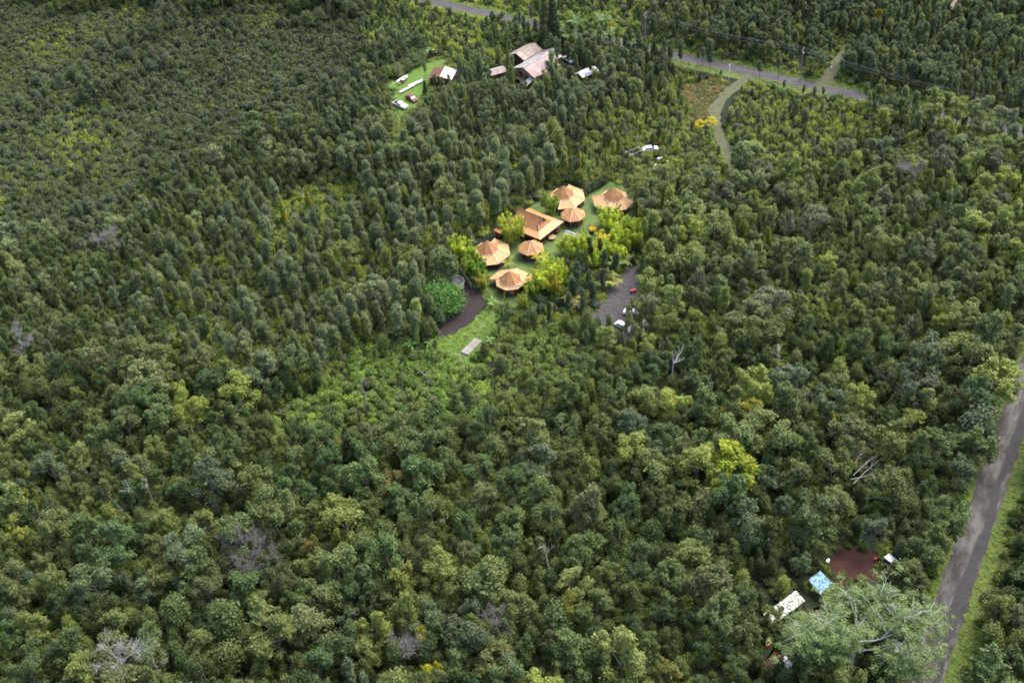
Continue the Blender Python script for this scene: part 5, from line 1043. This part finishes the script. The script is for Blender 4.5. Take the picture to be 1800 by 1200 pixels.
def fbm(x, y):                                        # slow drift of colour and height over the forest
    return (math.sin(x * .045 + 1.3) + math.sin(y * .038 - x * .02) + math.sin((x + y) * .09 + 2) * .6) / 2.6
def tintv(t, x, y):
    f = 1 + .14 * fbm(x, y) + rng.normal() * .08; h = rng.normal() * .02
    return (t[0] * f * (1 + h) * .97, t[1] * f, t[2] * f * (1 - h + rng.normal() * .04) * .95)
for phase in (0, 1):
    ids = np.nonzero(ok_big)[0]; rng.shuffle(ids); ids = ids[:140000] if phase == 0 else ids
    for i in ids:
        nm, _, pr = ZN[zone[i]]; x, y = float(xx[i]), float(yy[i])
        sp = pr['sp'] if phase == 0 else pr['msp']; sp *= 1 + .18 * fbm(x * 2, y * 2)
        if vn(x, y, 9, 0) * .65 + vn(x, y, 4, 1) * .35 < pr.get('gap', 0) + .14 * (phase == 0) : continue
        if not free(x, y, sp): continue
        k = pick(pr['big'] if phase == 0 else pr['mid']); lo, hi = pr['sc'] if phase == 0 else pr['msc']; s = (lo + (hi - lo) * rng.uniform() ** 1.3) * (1 + .12 * fbm(y, x)) * (.84 + .32 * vn(x, y, 14, 2))
        if phase == 0 and k == 'U': s *= 1.15
        sz = s ** (.9 if nm == 'UL' else .6) * rng.uniform(.88, 1.1) if phase == 0 else s ** (.95 if nm in ('UL', 'TM', 'LF') else .6) * rng.uniform(.9, 1.2)
        if nm == 'UL':
            g_ = vn(x, y, 26, 0); g_ = .75 if g_ < .45 else 1.0 if g_ < .6 else 1.55
            s *= g_; sz *= g_ * (.62 if k == 'U' else 1)
        if blocks_view(x, y, KIND[k][1] * s, KIND[k][2] * sz):
            continue
        occupy(x, y, sp); TREES.append((k, x, y, s, sz, [c_ * (1.04 if phase == 0 else .86) for c_ in tintv(pick(pr['pal']), x, y)] if nm in ('FG', 'R', 'ML') else tintv(pick(pr['pal']), x, y), nm))  # canopy tints lightened, lower layer darkened: shade between crowns put into the leaf colour
T = TREES; tx_ = np.array([t[1] for t in T]); ty_ = np.array([t[2] for t in T]); tz_ = np.array([KIND[t[0]][2] * t[4] * .7 for t in T]); cpx, cpy, cz = proj(tx_, ty_, tz_)
app = np.array([KIND[t[0]][1] * t[3] * (1.6 if t[0] == 'S' else 1) for t in T]) / cz; inview = (cpx > 0) & (cpx < 1800) & (cpy > 0) & (cpy < 1195)
# the 300 of each kind that show largest stand as trees of their own, the rest of the wood as one mass per kind
FIXED = [('the hall', 943, 400), ('the front yurt', 901, 490), ('the yurt behind the bamboo hedge', 864, 444), ('the farthest yurt', 995, 344), ('the right-hand yurt', 1074, 349), ('the black-covered tank', 800, 500), ('the cinder pad', 808, 550), ('the plank deck', 828, 612), ('the red canoe', 1113, 514), ('the parked white pickup', 704, 188), ('the farmhouse', 930, 118),
         ('the blue tarp shelter', 1442, 1023), ('the white camp roof', 1380, 1065), ('the red dirt clearing', 1510, 985), ('the driveway bend', 1262, 190), ('the blue-grey tent', 1150, 300), ('the bottom left corner', 0, 1200), ('the top left corner', 0, 0), ('the bottom right corner', 1800, 1200), ('the top right corner', 1800, 0), ('the slim golden bamboos', 1008, 301), ('the pair of pointed conifers', 520, 355), ('the middle left edge', 0, 600), ('the middle bottom edge', 900, 1200), ('the middle right edge', 1800, 600), ('the tall slim conifer', 651, 275), ('the bright round tree', 769, 525), ('the lone slim bamboo', 856, 386), ('the great dark conifer', 970, 45), ('the pole by the upper road', 1410, 100), ('the pale-topped pole', 1733, 180), ('the upper lawn tip', 692, 245), ('the middle top edge', 900, 0)]
SHORT = {'dead': None}
def shortname(lb):
    w_ = lb.split()
    for stop in ('in', 'at', 'with', 'right', 'left', 'by', 'near', 'of', 'above', 'beside', 'touching', 'spilling', 'below', 'standing', 'just', 'two', 'leaning', 'covering', 'alone'):
        if stop in w_[2:]: w_ = w_[:w_[2:].index(stop) + 2]
    return 'the ' + ' '.join(w_[:5])
LAND = FIXED + [(shortname(l), px, py) for l, px, py, _r in SPECIAL if [shortname(q[0]) for q in SPECIAL].count(shortname(l)) == 1]
ORD = ['nearest', 'second', 'third', 'fourth', 'fifth', 'sixth', 'seventh', 'eighth', 'ninth', 'tenth', 'eleventh', 'twelfth', 'thirteenth', 'fourteenth', 'fifteenth', 'sixteenth', 'seventeenth', 'eighteenth', 'nineteenth', 'twentieth', 'twenty-first', 'twenty-second', 'twenty-third', 'twenty-fourth', 'twenty-fifth', 'twenty-sixth']
def hue(t):
    r, g, b = t
    if g > .165: return 'light yellow-green'
    if r > g * .97: return 'brownish olive'
    if b > g * .53: return 'grey-green'
    if g < .095: return 'dark green'
    if r > g * .86: return 'olive green'
    return 'mid green'
USED = {}
KW = {'B': ('forest_tree', 'round-crowned tree', CR_B, TR_B, 'round-crowned forest trees'), 'S': ('slender_tree', 'narrow columnar tree', CR_S, TR_S, 'narrow columnar forest trees'), 'U': ('understory_tree', 'low bushy tree', CR_U, TR_U, 'low bushy trees filling the canopy')}
single_ids = set()
for k in 'BSU':
    ids = [i for i in np.argsort(-app) if T[i][0] == k and inview[i]][:300]; single_ids |= set(ids)
    lst = []
    for i in ids:
        dists = [math.hypot(cpx[i] - l[1], cpy[i] - l[2]) for l in LAND]; o_ = np.argsort(dists)[:4]; lst.append((dists[o_[0]], i, [(int(j), ('right of' if cpx[i] > LAND[j][1] else 'left of') if abs(cpx[i] - LAND[j][1]) > abs(cpy[i] - LAND[j][2]) else ('below' if cpy[i] > LAND[j][2] else 'above')) for j in o_]))
    for dist, i, opts in sorted(lst):
        _, x, y, s, sz, tint, zn = T[i]
        for j, side in opts:
            key = (k, hue(tint), side, LAND[j][0]); n = USED.get(key, 0)
            if n < len(ORD): break
        USED[key] = n + 1
        lead = ORD[n] + ' ' if n < len(ORD) else 'outlying '
        lb = f"{lead}{hue(tint)} {KW[k][1]} {side} {LAND[j][0]}"
        f = which(T[i]); tl = (rng.normal() * .05, rng.normal() * .05)
        tree_obj(KW[k][0], lb, 'tree', x, y, KW[k][2][f], KW[k][3][f], s, sz, tint, group=KW[k][4], tilt=tl)
MASS = {'B': ('forest', 'mass of round-crowned forest trees covering the land out to the far edge', M_BROAD), 'S': ('slender_forest', 'mass of narrow grey-green forest trees around and behind the compound', M_SLEND), 'U': ('understory_forest', 'mass of low bushy trees filling gaps in the forest', M_UNDER)}
for k in 'BSU':
    P_ = [(t[1], t[2], 0, which(t), t[3], t[4], rng.uniform(0, 6.28), rng.normal() * .05, rng.normal() * .05, t[5]) for i, t in enumerate(T) if t[0] == k and i not in single_ids]
    scatter(MASS[k][0], MASS[k][1], MASS[k][2], P_)
# undergrowth: shrubs and ferns
GRID.clear(); SH = []; FE = []
ids = np.nonzero(off_road(xx, yy, 4.0, 5.4, 5.0) & (dd > 2.2) & ~solid & ~near_things)[0]; rng.shuffle(ids)
for i in ids:
    nm, _, pr = ZN[zone[i]]; x, y = float(xx[i]), float(yy[i])
    fern = rng.uniform() < .62; sp = pr['fsp'] if fern else pr['ssp']
    if not free(x, y, sp): continue
    occupy(x, y, sp); s = rng.uniform(.7, 1.25)
    if blocks_view(x, y, 1.0 * s, 1.3 * s if fern else 2.0 * s, True): continue
    if fern: FE.append((x, y, -.05, int(rng.integers(0, 5)), s, s * rng.uniform(.8, 1.8), rng.uniform(0, 6.28), 0, 0, tintv(pr['fern'][min(len(pr['fern']) - 1, int((vn(x, y, 24 if nm == 'UL' else 11, 3) * .75 + rng.uniform() * .25) ** 1.1 * len(pr['fern'])))], x, y)))
    else: SH.append((x, y, -.05, int(rng.integers(0, 5)), s, s * rng.uniform(.7, 1.2), rng.uniform(0, 6.28), 0, 0, tintv(pick(pr['pal']), x, y)))
# grass tufts and low weeds on the meadow and verges
W_ = []
for i in np.nonzero((inpoly(p0x, p0y, [(700, 660), (735, 610), (770, 592), (820, 577), (864, 534), (898, 542), (912, 560), (880, 600), (850, 640), (790, 680)]) & ~inpoly(p0x, p0y, [(800, 634), (838, 590), (856, 598), (826, 636)]))
                    | ((zone >= 0) & off_road(xx, yy, 2.95, 2.95, 2.3) & ~off_road(xx, yy, 4.6, 7.0, 6.0) & (dd > 2.0)))[0]:
    s = rng.uniform(.18, .42); W_.append((xx[i], yy[i], 0, int(rng.integers(0, 5)), s, s * .55, rng.uniform(0, 6.28), 0, 0, tintv(((.16, .25, .03), (.13, .22, .03), (.20, .26, .04), (.11, .17, .03))[int(rng.integers(0, 4))], xx[i], yy[i])))
for i in np.nonzero(inpoly(p0x, p0y, [(1195, 150), (1262, 135), (1285, 150), (1256, 178), (1246, 215), (1215, 230), (1200, 200)]) & (dd > 2.3))[0]:
    s = rng.uniform(.3, .8); W_.append((xx[i], yy[i], 0, int(rng.integers(0, 5)), s, s * .8, rng.uniform(0, 6.28), 0, 0, tintv(((.22, .17, .06), (.16, .15, .05), (.12, .15, .04))[int(rng.integers(0, 3))], xx[i], yy[i])))
edge = np.zeros(NC, bool)
for P_ in (LAWN_P, [(690, 240), (692, 190), (678, 152), (702, 128), (745, 106), (784, 97), (796, 118), (760, 150), (742, 182), (716, 200), (706, 250)], SOLID[0]):
    ins_ = inpoly(p0x, p0y, P_)
    for ox, oy in ((7, 0), (-7, 0), (0, 5), (0, -5)): edge |= inpoly(p0x + ox, p0y + oy, P_) != ins_
for i in np.nonzero(edge & (dd > 2.3) & ~inpoly(p0x, p0y, [(862, 300), (1110, 320), (1050, 410), (950, 470), (930, 525), (870, 530), (835, 450)]))[0]:
    s = rng.uniform(.3, .75); W_.append((xx[i], yy[i], 0, int(rng.integers(0, 5)), s, s * .7, rng.uniform(0, 6.28), 0, 0, tintv(((.13, .19, .04), (.09, .13, .035), (.17, .21, .05))[int(rng.integers(0, 3))], xx[i], yy[i])))
scatter('undergrowth', 'leafy shrubs growing under and between the forest trees', M_SHRUB, SH)
scatter('ferns', 'lime green fern thicket covering the ground between the trees', M_FERN, FE)
scatter('grass', 'tufts of bright grass on the meadow and along the roadsides', M_FERN, W_)
tri = sum(sum(len(p.vertices) - 2 for p in m.polygons) for m in set(o.data for o in C.objects if o.type == 'MESH')); tri2 = sum(len(m.polygons) * 2 for m in M_BROAD + M_SLEND + M_UNDER + M_SHRUB + M_FERN)
print('TRIS', tri, tri2, [len(m[0].polygons) for m in (CR_B, CR_S, CR_U)])
print('TREES', len(T), {k: sum(t[0] == k for t in T) for k in 'BSU'}, 'shrubs', len(SH), 'ferns', len(FE), 'tufts', len(W_))
